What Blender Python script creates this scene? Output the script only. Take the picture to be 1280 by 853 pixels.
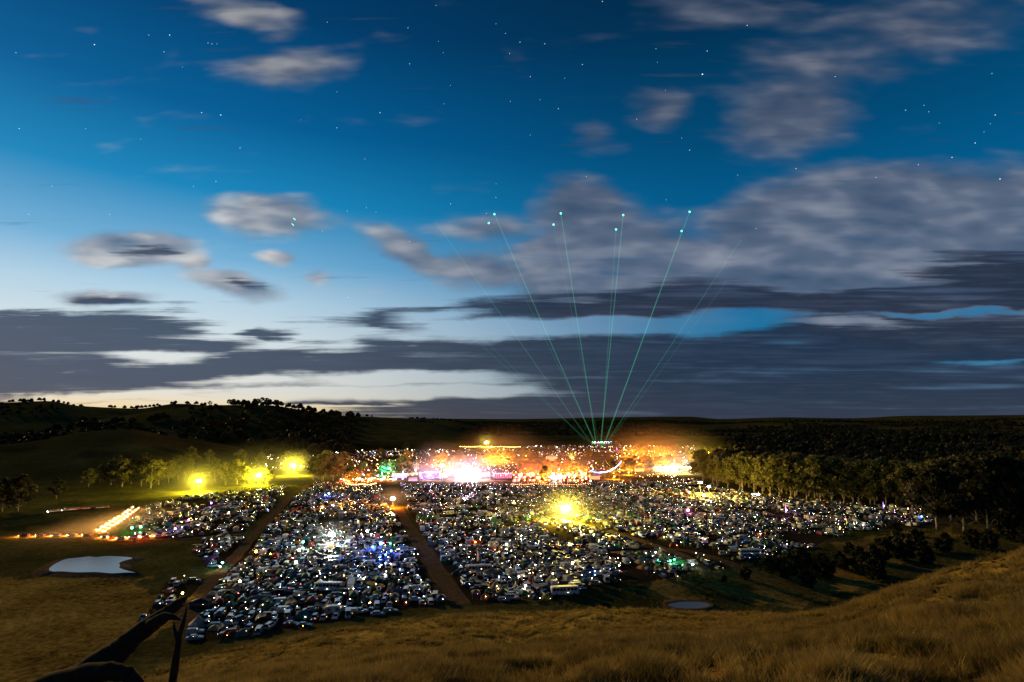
import bpy, bmesh, math, random
import numpy as np
from math import radians as R, pi
from mathutils import Vector, Matrix, Euler

random.seed(7)
rng = np.random.default_rng(7)
scene = bpy.context.scene
for o in list(bpy.data.objects):
    bpy.data.objects.remove(o)
C = scene.collection

# ------------------------------------------------------------------ camera
SC = 1.22                      # size of the whole place against the first survey
CAM_H = 50.0 * SC
F = 711.0                      # focal length in photo pixels (photo 1280 x 853)
PITCH = math.atan(103.5 / F)   # the horizon lies at photo row 530
cam_d = bpy.data.cameras.new("camera")
cam_d.sensor_width = 36.0
cam_d.lens = 36.0 * F / 1280.0
cam_d.clip_start = 0.3
cam_d.clip_end = 80000.0
cam = bpy.data.objects.new("camera", cam_d)
C.objects.link(cam)
cam.location = (0, 0, CAM_H)
cam.rotation_euler = (pi / 2 + PITCH, 0, 0)
scene.camera = cam

def ray(px, py):
    """world direction of a photo pixel"""
    x = (px - 640.0) / F
    y = -(py - 426.5) / F
    c, s = math.cos(PITCH), math.sin(PITCH)
    return Vector((x, c - y * s, s + y * c)).normalized()

def gp(px, py, z=0.0):
    """point of the plain (height z) seen at a photo pixel"""
    d = ray(px, py)
    t = (z - CAM_H) / d.z
    return (d.x * t, d.y * t)

def azel(px, py):
    d = ray(px, py)
    return math.degrees(math.atan2(d.x, d.y)), math.degrees(math.asin(d.z))

# ------------------------------------------------------------------ exposure
scene.view_settings.view_transform = 'Standard'
scene.view_settings.look = 'None'
scene.view_settings.exposure = 0.0
scene.view_settings.gamma = 1.0
scene.view_settings.use_curve_mapping = False
cy = scene.cycles
cy.max_bounces = 4
cy.diffuse_bounces = 2
cy.glossy_bounces = 2
cy.transmission_bounces = 2
cy.transparent_max_bounces = 12
cy.volume_bounces = 0
cy.caustics_reflective = False
cy.caustics_refractive = False
cy.use_denoising = True
cy.sample_clamp_indirect = 4.0
cy.volume_step_rate = 2.0
cy.volume_max_steps = 48

def s2l(c):
    c = c / 255.0
    return c / 12.92 if c <= 0.04045 else ((c + 0.055) / 1.055) ** 2.4

def rgb(r, g, b):
    return (s2l(r), s2l(g), s2l(b), 1.0)

# ------------------------------------------------------------------ node helper
class NT:
    def __init__(s, tree):
        s.t = tree
        s.n = tree.nodes
        s.l = tree.links
    def put(s, sock, v):
        if isinstance(v, bpy.types.NodeSocket):
            s.l.new(v, sock)
        elif v is not None:
            sock.default_value = v
    def math(s, op, a, b=None, c=None, clamp=False):
        n = s.n.new('ShaderNodeMath'); n.operation = op; n.use_clamp = clamp
        s.put(n.inputs[0], a)
        if b is not None: s.put(n.inputs[1], b)
        if c is not None: s.put(n.inputs[2], c)
        return n.outputs[0]
    def mapr(s, v, a, b, c=0.0, d=1.0, smooth=True):
        n = s.n.new('ShaderNodeMapRange'); n.interpolation_type = 'SMOOTHSTEP' if smooth else 'LINEAR'
        s.put(n.inputs[0], v); s.put(n.inputs[1], a); s.put(n.inputs[2], b); s.put(n.inputs[3], c); s.put(n.inputs[4], d)
        return n.outputs[0]
    def ramp(s, v, stops, mode='LINEAR'):
        n = s.n.new('ShaderNodeValToRGB'); cr = n.color_ramp; cr.interpolation = mode
        while len(cr.elements) < len(stops): cr.elements.new(0.5)
        for e, (p, c) in zip(cr.elements, stops):
            e.position = p
        for e, (p, c) in zip(cr.elements, stops):
            e.position = p; e.color = c
        s.put(n.inputs[0], v)
        return n.outputs[0]
    def mix(s, f, a, b, mode='MIX'):
        n = s.n.new('ShaderNodeMix'); n.data_type = 'RGBA'; n.blend_type = mode
        s.put(n.inputs[0], f); s.put(n.inputs[6], a); s.put(n.inputs[7], b)
        return n.outputs[2]
    def noise(s, vec, scale, detail=4.0, rough=0.5, dist=0.0, out=0):
        n = s.n.new('ShaderNodeTexNoise')
        if vec is not None: s.put(n.inputs['Vector'], vec)
        n.inputs['Scale'].default_value = scale
        n.inputs['Detail'].default_value = detail
        n.inputs['Roughness'].default_value = rough
        n.inputs['Distortion'].default_value = dist
        return n.outputs[out]
    def vec(s, x, y, z=0.0):
        n = s.n.new('ShaderNodeCombineXYZ')
        s.put(n.inputs[0], x); s.put(n.inputs[1], y); s.put(n.inputs[2], z)
        return n.outputs[0]
    def vmath(s, op, a, b=None):
        n = s.n.new('ShaderNodeVectorMath'); n.operation = op
        s.put(n.inputs[0], a)
        if b is not None: s.put(n.inputs[1], b)
        return n.outputs[0]

# ------------------------------------------------------------------ sky
SUN_AZ, SUN_EL = -52.0, 15.0       # the low warm light comes from the left, beyond the camp
world = bpy.data.worlds.new("World")
scene.world = world
world.use_nodes = True
wt = world.node_tree
wt.nodes.clear()
W = NT(wt)
tc = wt.nodes.new('ShaderNodeTexCoord').outputs['Generated']
sep = wt.nodes.new('ShaderNodeSeparateXYZ'); wt.links.new(tc, sep.inputs[0])
az = W.math('MULTIPLY', W.math('ARCTAN2', sep.outputs[0], sep.outputs[1]), 57.29578)
el = W.math('MULTIPLY', W.math('ARCSINE', sep.outputs[2]), 57.29578)

# the clouds lie in a deck: flat-sheet coordinates, so that wind-drawn bands run level
yy = W.math('MAXIMUM', W.math('ABSOLUTE', sep.outputs[1]), 0.42)
U = W.math('MULTIPLY', W.math('DIVIDE', sep.outputs[0], yy), 57.29578)
V = W.math('MULTIPLY', W.math('DIVIDE', sep.outputs[2], yy), 57.29578)
def uv(px, py):
    d = ray(px, py); y_ = max(abs(d.y), 0.42)
    return math.degrees(d.x / y_), math.degrees(d.z / y_)

# clear sky behind the clouds: one ramp by elevation towards the afterglow, one away from it
elp = W.mapr(el, -2.0, 48.0, 0.0, 1.0, smooth=False)
glow = W.ramp(elp, [
    (0.000, rgb(226, 186, 120)), (0.062, rgb(244, 216, 160)), (0.095, rgb(226, 224, 214)), (0.19, rgb(214, 226, 230)), (0.27, rgb(176, 208, 228)),
    (0.34, rgb(112, 174, 214)), (0.45, rgb(24, 134, 188)), (0.58, rgb(0, 94, 150)), (0.76, rgb(0, 60, 106)), (1.0, rgb(0, 36, 72))])
away = W.ramp(elp, [
    (0.000, rgb(120, 140, 160)), (0.08, rgb(84, 122, 150)), (0.16, rgb(36, 118, 160)), (0.27, rgb(8, 108, 160)), (0.40, rgb(0, 96, 146)), (0.55, rgb(0, 74, 118)),
    (0.75, rgb(0, 48, 82)), (1.0, rgb(2, 20, 40))])
daz = W.math('ABSOLUTE', W.math('SUBTRACT', az, -40.0))
gf = W.mapr(daz, 8.0, 66.0, 1.0, 0.0)
base = W.mix(gf, away, glow)

# irregular, wind-drawn coordinates for the clouds
warp = W.noise(W.vec(W.math('MULTIPLY', U, 0.10), W.math('MULTIPLY', V, 0.22)), 1.0, 4.0, 0.55, out=1)
warp = W.vmath('SUBTRACT', warp, (0.5, 0.5, 0.5))
warp = W.vmath('MULTIPLY', warp, (7.0, 2.3, 0.0))
ae = W.vmath('ADD', W.vec(U, V, 0.0), warp)

def blob(px, py, sx, sy, w, rot=0.0):
    """soft ellipse of cloud at a sky direction; w is how dense it is"""
    a0, e0 = uv(px, py)
    ax = (uv(px + sx, py)[0] - uv(px - sx, py)[0]) / 2
    ey = (uv(px, py - sy)[1] - uv(px, py + sy)[1]) / 2
    m = wt.nodes.new('ShaderNodeMapping'); m.vector_type = 'TEXTURE'
    m.inputs['Location'].default_value = (a0, e0, 0)
    m.inputs['Rotation'].default_value = (0, 0, R(rot))
    m.inputs['Scale'].default_value = (ax * 1.5, ey * 1.5, 1)
    wt.links.new(ae, m.inputs[0])
    g = wt.nodes.new('ShaderNodeTexGradient'); g.gradient_type = 'SPHERICAL'
    wt.links.new(m.outputs[0], g.inputs[0])
    return W.math('MULTIPLY', g.outputs['Fac'], w)

def field(blobs):
    acc = None
    for b in blobs:
        v = blob(*b)
        acc = v if acc is None else W.math('SMOOTH_MAX', acc, v, 0.15)
    return acc

streak = W.noise(W.vec(W.math('MULTIPLY', U, 0.075), W.math('MULTIPLY', V, 0.50), 3.0), 1.0, 6.0, 0.55, 0.3)
streak2 = W.noise(W.vec(W.math('MULTIPLY', U, 0.045), W.math('MULTIPLY', V, 1.5), 5.0), 1.0, 5.0, 0.6, 0.4)
fine = W.noise(W.vec(W.math('MULTIPLY', U, 0.22), W.math('MULTIPLY', V, 0.55), 8.0), 1.0, 1.5, 0.4, 0.1)

light = field([
    (338, 270, 78, 27, 1.0, -5), (165, 309, 78, 22, 1.2, -3), (240, 328, 26, 14, 0.9), (345, 323, 26, 11, 0.8), (290, 356, 62, 17, 1.0, -10),
    (130, 372, 62, 11, 1.0), (402, 343, 24, 10, 0.6), (358, 86, 84, 28, 0.72), (300, 12, 90, 22, 0.75, -18), (345, 46, 40, 12, 0.5),
    (820, 136, 42, 30, 0.72), (742, 172, 36, 20, 0.52), (650, 74, 40, 20, 0.4), (996, 142, 96, 58, 0.85, 20), (1020, 84, 120, 30, 0.6), (1130, 36, 200, 60, 0.6, 8),
    (880, 12, 90, 32, 0.7), (520, 318, 90, 20, 0.9, -28), (610, 338, 90, 24, 0.85, -8), (612, 288, 90, 22, 0.66), (735, 275, 70, 50, 1.15, -15), (725, 300, 60, 30, 1.1),
    (775, 340, 130, 66, 1.5), (690, 372, 80, 24, 0.8), (870, 352, 120, 50, 1.0), (1010, 318, 130, 50, 1.15), (1150, 318, 230, 92, 2.4), (1270, 278, 140, 66, 1.4), (1030, 300, 120, 50, 1.6), (1150, 270, 120, 40, 1.5)])
gaps = field([(700, 408, 210, 13, 1.3, 2), (900, 402, 110, 14, 1.3, 3), (1180, 391, 160, 4, 0.9, 2), (1230, 452, 90, 4, 0.7), (205, 444, 70, 8, 1.0), (500, 474, 170, 10, 1.2), (330, 476, 90, 6, 1.0),
    (430, 490, 240, 9, 1.2), (200, 497, 230, 6, 1.1), (600, 487, 90, 9, 0.9), (560, 395, 60, 10, 0.8)])
dark = field([
    (70, 418, 210, 36, 1.25), (200, 432, 150, 22, 1.1), (20, 450, 180, 36, 1.2), (335, 416, 52, 10, 1.1), (125, 373, 60, 8, 0.8), (190, 311, 46, 12, 0.65, -4), (300, 356, 40, 10, 0.6, -8),
    (120, 474, 260, 32, 1.0), (360, 462, 300, 24, 1.25, 1), (600, 440, 230, 20, 1.2), (560, 458, 260, 20, 1.2), (330, 490, 90, 7, 0.9), (25, 495, 100, 18, 0.9),
    (660, 396, 230, 25, 1.15, 2), (860, 384, 200, 30, 1.2), (1120, 380, 300, 22, 1.25, 2), (1250, 350, 150, 40, 0.9),
    (900, 448, 380, 42, 1.6), (1150, 440, 320, 38, 1.6, 2), (1000, 500, 500, 50, 1.8), (780, 515, 330, 26, 1.5), (1250, 500, 340, 60, 1.7), (480, 505, 200, 4, 0.8), (470, 478, 60, 5, 0.7), (580, 484, 70, 5, 0.7)])
soft = W.noise(W.vec(W.math('MULTIPLY', U, 0.085), W.math('MULTIPLY', V, 0.32), 13.0), 1.0, 3.0, 0.5, 0.2)
lm = W.mapr(W.math('ADD', light, W.math('MULTIPLY', W.math('SUBTRACT', W.math('ADD', W.math('MULTIPLY', soft, 0.75), W.math('MULTIPLY', fine, 0.25)), 0.5), 0.85)), 0.16, 0.66)
dm = W.mapr(W.math('ADD', dark, W.math('MULTIPLY', W.math('SUBTRACT', W.math('ADD', W.math('MULTIPLY', streak, 0.5), W.math('MULTIPLY', streak2, 0.5)), 0.5), 2.2)), 0.28, 0.62)
gm = W.mapr(W.math('ADD', gaps, W.math('MULTIPLY', W.math('SUBTRACT', W.math('ADD', W.math('MULTIPLY', streak, 0.5), W.math('MULTIPLY', streak2, 0.5)), 0.5), 1.9)), 0.16, 0.72)
dm = W.math('MULTIPLY', dm, W.math('SUBTRACT', 1.0, gm))
lm = W.math('MULTIPLY', lm, W.math('SUBTRACT', 1.0, W.math('MULTIPLY', gm, 0.85)))
# thin cover over the rest of the sky, so that it goes on beyond the frame
rest = W.math('MULTIPLY', W.mapr(streak, 0.56, 0.78), W.math('MULTIPLY', W.mapr(daz, 85.0, 110.0), 0.8))
lm = W.math('MAXIMUM', lm, rest)
shade = W.math('ADD', W.math('MULTIPLY', soft, 0.6), W.math('MULTIPLY', fine, 0.4))
lite_l = W.ramp(shade, [(0.36, rgb(92, 112, 138)), (0.50, rgb(146, 154, 166)), (0.64, rgb(212, 210, 208))])
lite_r = W.ramp(shade, [(0.32, rgb(60, 80, 106)), (0.50, rgb(94, 106, 128)), (0.68, rgb(140, 146, 160))])
gl2 = W.mapr(daz, 5.0, 50.0, 1.0, 0.0)
lcol = W.mix(gl2, lite_r, lite_l)
fade = W.mapr(el, 14.0, 34.0, 1.0, 0.50)
lcol = W.mix(W.math('SUBTRACT', 1.0, fade), lcol, rgb(34, 50, 78))
dcol = W.ramp(W.math('ADD', W.math('MULTIPLY', streak, 0.5), W.math('MULTIPLY', streak2, 0.5)), [(0.32, rgb(54, 64, 86)), (0.50, rgb(32, 43, 64)), (0.68, rgb(60, 72, 96))])
dcol = W.mix(W.math('MULTIPLY', gl2, 0.6), dcol, rgb(54, 76, 106))
dcol = W.mix(W.math('MULTIPLY', W.mapr(el, 0.0, 5.0, 1.0, 0.0), 0.4), dcol, rgb(56, 60, 76))
sky = W.mix(W.math('MULTIPLY', lm, 0.92), base, lcol)
sky = W.mix(W.math('MULTIPLY', dm, 0.94), sky, dcol)
sky = W.mix(W.mapr(el, 0.4, -3.0), sky, rgb(20, 22, 28))
# physical dusk sky on top, very weak at this hour
nish = wt.nodes.new('ShaderNodeTexSky')
nish.sky_type = 'NISHITA'
nish.sun_disc = False
nish.sun_elevation = R(SUN_EL)
nish.sun_rotation = R(SUN_AZ)
nmul = W.vmath('MULTIPLY', nish.outputs[0], (0.0006, 0.0006, 0.0006))
sky = W.vmath('ADD', sky, nmul)
bg = wt.nodes.new('ShaderNodeBackground')
wt.links.new(sky, bg.inputs[0]); bg.inputs[1].default_value = 1.0
wo = wt.nodes.new('ShaderNodeOutputWorld')
wt.links.new(bg.outputs[0], wo.inputs[0])
world.cycles.sampling_method = 'MANUAL'
world.cycles.sample_map_resolution = 512

# ------------------------------------------------------------------ the one sun lamp: low amber light
sd = bpy.data.lights.new("sun", 'SUN')
sd.energy = 1.9
sd.angle = R(0.6)
sd.color = (1.0, 0.62, 0.18)
sun = bpy.data.objects.new("sun", sd)
C.objects.link(sun)
a, e = R(SUN_AZ), R(SUN_EL)
sun_dir = Vector((math.sin(a) * math.cos(e), math.cos(a) * math.cos(e), math.sin(e)))
sun.rotation_euler = (-sun_dir).to_track_quat('-Z', 'Y').to_euler()

# ------------------------------------------------------------------ numpy noise
def _hash(ix, iy, seed):
    n = (ix.astype(np.int64) * 374761393 + iy.astype(np.int64) * 668265263 + seed * 974711) & 0x7fffffff
    n = ((n ^ (n >> 13)) * 1274126177) & 0x7fffffff
    return ((n ^ (n >> 16)) & 0xffff) / 65535.0
def vnoise(x, y, seed=0):
    x = np.asarray(x, float); y = np.asarray(y, float)
    ix, iy = np.floor(x), np.floor(y)
    fx, fy = x - ix, y - iy
    fx = fx * fx * (3 - 2 * fx); fy = fy * fy * (3 - 2 * fy)
    a = _hash(ix, iy, seed); b = _hash(ix + 1, iy, seed)
    c = _hash(ix, iy + 1, seed); d = _hash(ix + 1, iy + 1, seed)
    return (a * (1 - fx) + b * fx) * (1 - fy) + (c * (1 - fx) + d * fx) * fy
def fbm(x, y, oct=4, seed=0):
    v = 0; a = 0.5; t = 0
    for i in range(oct):
        v = v + a * vnoise(x, y, seed + i * 17); t += a
        x = x * 2.03 + 5.1; y = y * 2.03 + 1.7; a *= 0.5
    return v / t

# ------------------------------------------------------------------ terrain
def pchip(xs, ys, x):
    xs = np.array(xs, float); ys = np.array(ys, float)
    h = np.diff(xs); dl = np.diff(ys) / h
    m = np.zeros_like(xs)
    for i in range(1, len(xs) - 1):
        if dl[i - 1] * dl[i] > 0:
            w1 = 2 * h[i] + h[i - 1]; w2 = h[i] + 2 * h[i - 1]
            m[i] = (w1 + w2) / (w1 / dl[i - 1] + w2 / dl[i])
    m[0] = dl[0]; m[-1] = 0
    x = np.clip(x, xs[0], xs[-1])
    k = np.clip(np.searchsorted(xs, x) - 1, 0, len(xs) - 2)
    t = (x - xs[k]) / h[k]
    return ((2 * t**3 - 3 * t**2 + 1) * ys[k] + (t**3 - 2 * t**2 + t) * h[k] * m[k]
            + (-2 * t**3 + 3 * t**2) * ys[k + 1] + (t**3 - t**2) * h[k] * m[k + 1])

def foot(px, py):
    x, y = gp(px, py); return math.hypot(x, y) / SC
def std(D):
    return [(0, 48.3), (20, 41.0), (60, 27.5), (105, 11.5), (D * 0.93, 2.0), (D, 0.2), (D + 25, 0), (400, 0)]
KN = [
    (-180, [(0, 48.3), (50, 54), (200, 70), (400, 78)]),
    (-130, [(0, 48.3), (50, 46), (150, 38), (400, 25)]),
    (-90, [(0, 48.3), (50, 33), (110, 6), (150, 0.2), (400, 0)]),
    (-60, [(0, 48.3), (40, 31), (90, 8), (125, 0.2), (400, 0)]),
    (-42, [(0, 48.3), (20, 40), (60, 23), (100, 6), (128, 0.2), (400, 0)]),
    (azel(150, 853)[0], std(foot(150, 858))),
    (azel(240, 818)[0], std(foot(240, 818))),
    (azel(400, 786)[0], std(foot(400, 786))),
    (azel(560, 766)[0], std(foot(560, 766))),
    (azel(660, 762)[0], std(foot(660, 762))),
    (azel(740, 762)[0], [(0, 48.3), (20, 41.6), (60, 28.6), (110, 12.6), (145, 6.0), (160, 0.6), (172, -1), (186, -.1), (200, 0), (400, 0)]),
    (azel(860, 762)[0], [(0, 48.3), (20, 42.0), (60, 29.5), (110, 13.8), (150, 5.0), (168, -2.2), (178, -3.7), (194, -3.8), (206, -1.6), (216, -.1), (230, 0), (400, 0)]),
    (azel(940, 765)[0], [(0, 48.3), (20, 42.5), (60, 30.6), (112, 15.8), (150, 6.8), (178, -3.5), (200, -5.5), (222, -3), (240, -.3), (270, 0), (400, 0)]),
    (azel(1040, 765)[0], [(0, 48.3), (20, 43.0), (60, 31.8), (118, 17.6), (160, 3), (190, -6), (215, -7), (245, -5), (275, -1), (310, 0), (400, 0)]),
    (azel(1150, 730)[0], [(0, 48.3), (12, 44.8), (30, 41), (48, 37.4), (62, 33.0), (80, 30.8), (103, 27.4), (150, 11), (190, -3), (220, -6), (260, -5), (300, -2), (350, 0), (400, 0)]),
    (azel(1280, 690)[0], [(0, 48.3), (12, 45.4), (24, 43.2), (48, 38.4), (62, 34.8), (80, 33.4), (99, 33.3), (150, 17), (195, 2), (230, -5), (290, -4), (340, -1), (400, 0)]),
    (60, [(0, 48.3), (22, 44.5), (50, 42), (120, 36), (200, 22), (300, 4), (400, 0)]),
    (90, [(0, 48.3), (50, 45), (150, 40), (400, 22)]),
    (135, [(0, 48.3), (50, 52), (200, 62), (400, 60)]),
    (180, [(0, 48.3), (50, 54), (200, 70), (400, 78)]),
]
_DG = np.concatenate([np.arange(0, 400, 2.0), [400.0]])
_AZ = np.array([k[0] for k in KN], float)
_TAB = np.array([pchip([p[0] for p in k[1]], [p[1] for p in k[1]], _DG) for k in KN])

def crest(d0, pts):
    A = np.array([azel(x, y)[0] for x, y in pts]); Hh = np.array([50 + d0 * math.tan(R(azel(x, y)[1])) for x, y in pts])
    o = np.argsort(A); return A[o], Hh[o]
LAY = [
    (820, 170, crest(820, [(-260, 540), (-100, 552), (0, 556), (60, 549), (100, 541), (160, 537), (215, 546), (290, 558), (340, 575), (400, 585)]), 1),
    (1500, 380, crest(1500, [(-150, 560), (40, 545), (110, 528), (160, 519), (210, 512), (262, 507), (335, 507), (372, 512), (420, 519), (470, 523), (540, 529), (620, 545)]), 2),
    (3000, 700, crest(3000, [(-900, 520), (-250, 500), (-60, 500), (0, 504), (60, 502), (100, 508), (170, 511), (222, 505), (290, 510), (370, 517), (430, 520), (560, 526), (640, 540)]), 3),
    (6500, 1500, crest(6500, [(-900, 520), (0, 520), (330, 523), (480, 523), (640, 524), (760, 522), (860, 521), (900, 524), (980, 522), (1060, 523), (1140, 520), (1280, 519), (1500, 521), (2400, 518)]), 4),
    (4300, 700, crest(4300, [(480, 536), (600, 529), (700, 530), (800, 527), (900, 530), (1010, 527), (1150, 529), (1280, 525), (1500, 527), (2400, 524)]), 5),
]
def H(x, y):
    x = np.asarray(x, float) / SC; y = np.asarray(y, float) / SC
    d = np.hypot(x, y); A = np.degrees(np.arctan2(x, y))
    k = np.clip(np.searchsorted(_AZ, A) - 1, 0, len(_AZ) - 2)
    t = np.clip((A - _AZ[k]) / (_AZ[k + 1] - _AZ[k]), 0, 1)
    dd = np.minimum(d, 399.9); i = np.floor(dd / 2).astype(int); f = dd / 2 - i
    z0 = _TAB[k, i] * (1 - f) + _TAB[k, i + 1] * f
    z1 = _TAB[k + 1, i] * (1 - f) + _TAB[k + 1, i + 1] * f
    z = z0 * (1 - t) + z1 * t
    z = z * np.clip(1 - (d - 400) / 1500, 0, 1)
    # hillside lumps, only where the ground is steep enough to be hill
    near = np.clip(z / 14.0, 0, 1) * np.clip(1 - (d - 400) / 400, 0, 1)
    z = z + near * ((fbm(x / 26, y / 26, 3, 3) - 0.5) * 2.6 + (fbm(x / 5.5, y / 5.5, 3, 9) - 0.5) * 1.3) * np.clip(d / 25, 0.1, 1)
    z = z + (fbm(x / 70, y / 70, 3, 5) - 0.5) * 0.8 * np.clip((d - 120) / 60, 0, 1) * np.clip(1 - near, 0, 1)
    for d0, w, (ca, ch), sd in LAY:
        h = pchip(ca, ch, A)
        q = (d - d0) / w
        b = np.exp(-q * q)
        dh = fbm(x / (w * 0.5), y / (w * 0.5), 4, 30 + sd) - 0.5
        lay = np.maximum(h, 0) * b * (1 + 0.5 * dh * np.clip(1 - b, 0, 1)) + dh * 0.02 * h
        z = np.where(d > 430, np.maximum(z, lay * np.clip((d - 430) / 120, 0, 1)), z)
    return z * SC
def hz(x, y):
    return float(H(np.array([x]), np.array([y]))[0])

def px_hit(px, py):
    """where the sight line of a photo pixel meets the terrain"""
    d = ray(px, py)
    t = np.concatenate([np.arange(5, 400, 0.5), np.arange(400, 3000, 2.0)])
    x, y, z = d.x * t, d.y * t, CAM_H + d.z * t
    below = z < H(x, y)
    i = int(np.argmax(below)) if below.any() else len(t) - 1
    return float(x[i]), float(y[i]), float(H(x[i:i + 1], y[i:i + 1])[0])

# areas in photo pixels, turned into ground polygons
def poly(pts):
    return np.array([gp(*p) for p in pts])
def inside(P, x, y):
    x = np.asarray(x, float); y = np.asarray(y, float)
    c = np.zeros(x.shape, bool); n = len(P)
    for i in range(n):
        x1, y1 = P[i]; x2, y2 = P[(i + 1) % n]
        with np.errstate(divide='ignore', invalid='ignore'):
            k = ((y1 > y) != (y2 > y)) & (x < (x2 - x1) * (y - y1) / (y2 - y1 + 1e-12) + x1)
        c ^= k
    return c
def dseg(x, y, pts):
    """distance to a polyline"""
    best = np.full(np.shape(x), 1e9)
    for (x1, y1), (x2, y2) in zip(pts[:-1], pts[1:]):
        dx, dy = x2 - x1, y2 - y1
        t = np.clip(((x - x1) * dx + (y - y1) * dy) / (dx * dx + dy * dy + 1e-9), 0, 1)
        best = np.minimum(best, np.hypot(x - x1 - t * dx, y - y1 - t * dy))
    return best

CAMP = {
    'the west block': [(240, 806), (232, 775), (262, 742), (292, 700), (330, 664), (368, 622), (392, 604), (470, 603), (496, 640), (520, 700), (556, 757), (420, 775), (300, 798)],
    'the east block': [(512, 640), (500, 606), (640, 606), (760, 604), (868, 600), (905, 612), (1000, 626), (1110, 633), (1168, 642), (1166, 656), (1060, 664), (1000, 688), (892, 708), (868, 713), (760, 728), (690, 748), (590, 758)],
    'the far left block': [(172, 672), (160, 648), (190, 629), (262, 618), (320, 613), (358, 608), (344, 632), (300, 668), (240, 674)],
    'the small block by the pond track': [(242, 690), (258, 674), (312, 672), (300, 700), (268, 712)],
    'the strip by the fallen tree': [(170, 790), (208, 728), (262, 722), (252, 748), (215, 768)],
}
CAMPG = {k: poly(v) for k, v in CAMP.items()}
TRK = {  # name: (photo points, width in metres)
    'central': ([(488, 628), (500, 640), (520, 672), (545, 712), (578, 757)], 7.0),
    'gap': ([(386, 606), (362, 622), (322, 665), (286, 706), (250, 742), (226, 790)], 5.5),
    'amber': ([(690, 644), (720, 654), (760, 664), (800, 676), (860, 697), (885, 712)], 5.5),
    'cross': ([(378, 640), (430, 632), (488, 628), (560, 630), (640, 634)], 6.0),
    'pond': ([(20, 672), (90, 671), (150, 676), (240, 674), (300, 668)], 5.0),
    'queue': ([(122, 672), (150, 652), (176, 634), (200, 627)], 5.0),
    'paddock': ([(-60, 656), (0, 648), (60, 641), (150, 633), (210, 627)], 3.5),
    'yard': ([(250, 742), (215, 768), (160, 800), (120, 850)], 4.0),
    'lane': ([(760, 690), (850, 686), (905, 700), (930, 706)], 5.0),
    'stage': ([(420, 602), (640, 603), (780, 601), (868, 598)], 7.0),
}
TRKG = {k: ([gp(*p) for p in v[0]], v[1]) for k, v in TRK.items()}

# ---- ground mesh: a polar sheet round the hill, fine where the camera looks
def build_ground():
    azs = np.concatenate([np.arange(-180, -52, 2.0), np.arange(-52, 52, 0.16), np.arange(52, 180, 2.0)])
    rs = [0.0]; r = 2.0
    while r < 9500:
        rs.append(r)
        r += min(max(0.30, r * 0.0085), 90) if r < 400 else r * 0.016
    rs += [12000, 20000, 40000]
    rs = np.array(rs); na, nr = len(azs), len(rs)
    AA, RR = np.meshgrid(np.radians(azs), rs[1:])
    X = RR * np.sin(AA); Y = RR * np.cos(AA)
    Z = H(X, Y)
    Z[-3:] = 0
    verts = np.concatenate([[[0, 0, hz(0.01, 0.01)]], np.stack([X, Y, Z], -1).reshape(-1, 3)])
    i = np.arange(nr - 2)[:, None]; j = np.arange(na)[None, :]
    a0 = 1 + i * na + j; a1 = 1 + i * na + (j + 1) % na
    q = np.stack([a0, a1, a1 + na, a0 + na], -1).reshape(-1, 4)
    tri = np.stack([np.zeros(na, int), 1 + (np.arange(na) + 1) % na, 1 + np.arange(na)], -1)
    me = bpy.data.meshes.new('ground')
    nq, ntr = len(q), len(tri)
    me.vertices.add(len(verts)); me.vertices.foreach_set('co', verts.astype(np.float32).ravel())
    me.loops.add(nq * 4 + ntr * 3)
    me.loops.foreach_set('vertex_index', np.concatenate([q.ravel(), tri.ravel()]).astype(np.int32))
    me.polygons.add(nq + ntr)
    st = np.concatenate([np.arange(nq) * 4, nq * 4 + np.arange(ntr) * 3])
    me.polygons.foreach_set('loop_start', st.astype(np.int32))
    me.polygons.foreach_set('use_smooth', np.ones(nq + ntr, bool))
    me.update(); me.validate()
    # what grows where: r = golden dry grass and painted amber light, g = trodden soil of the camp, b = woodland floor
    x, y, z = verts[:, 0], verts[:, 1], verts[:, 2]
    d = np.hypot(x, y)
    xw = x + (fbm(x / 22, y / 22, 4, 50) - .5) * 34; yw = y + (fbm(x / 22, y / 22, 4, 51) - .5) * 34
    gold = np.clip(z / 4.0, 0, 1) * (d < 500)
    P = poly([(-200, 724), (60, 721), (190, 722), (232, 748), (190, 780), (140, 820), (60, 900), (-200, 900)])  # left field: the amber light on it is put into the colour
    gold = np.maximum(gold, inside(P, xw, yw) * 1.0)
    P = poly([(790, 724), (880, 712), (1000, 690), (1100, 667), (1200, 660), (1120, 704), (1010, 722), (900, 736)])  # lit gully bank: its brightness is put into the ground colour
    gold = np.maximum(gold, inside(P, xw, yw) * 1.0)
    # scrubby, darker hillsides on the left
    hill = np.maximum(np.clip((d - 850) / 250, 0, 1), np.clip((d - 620) / 160, 0, 1) * (np.degrees(np.arctan2(x, y)) < -22))
    soil = np.zeros_like(x)
    for P in CAMPG.values():
        soil = np.maximum(soil, inside(P, x, y) * 1.0)
    wood = hill * (.25 + .70 * np.clip((fbm(x / 130, y / 130, 5, 70) - 0.40) * 5, 0, 1))
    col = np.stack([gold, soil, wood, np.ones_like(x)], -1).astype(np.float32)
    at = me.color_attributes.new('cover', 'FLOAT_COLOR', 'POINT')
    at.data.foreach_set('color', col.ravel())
    o = bpy.data.objects.new('ground', me); C.objects.link(o)
    o['kind'] = 'structure'
    return o

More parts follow.
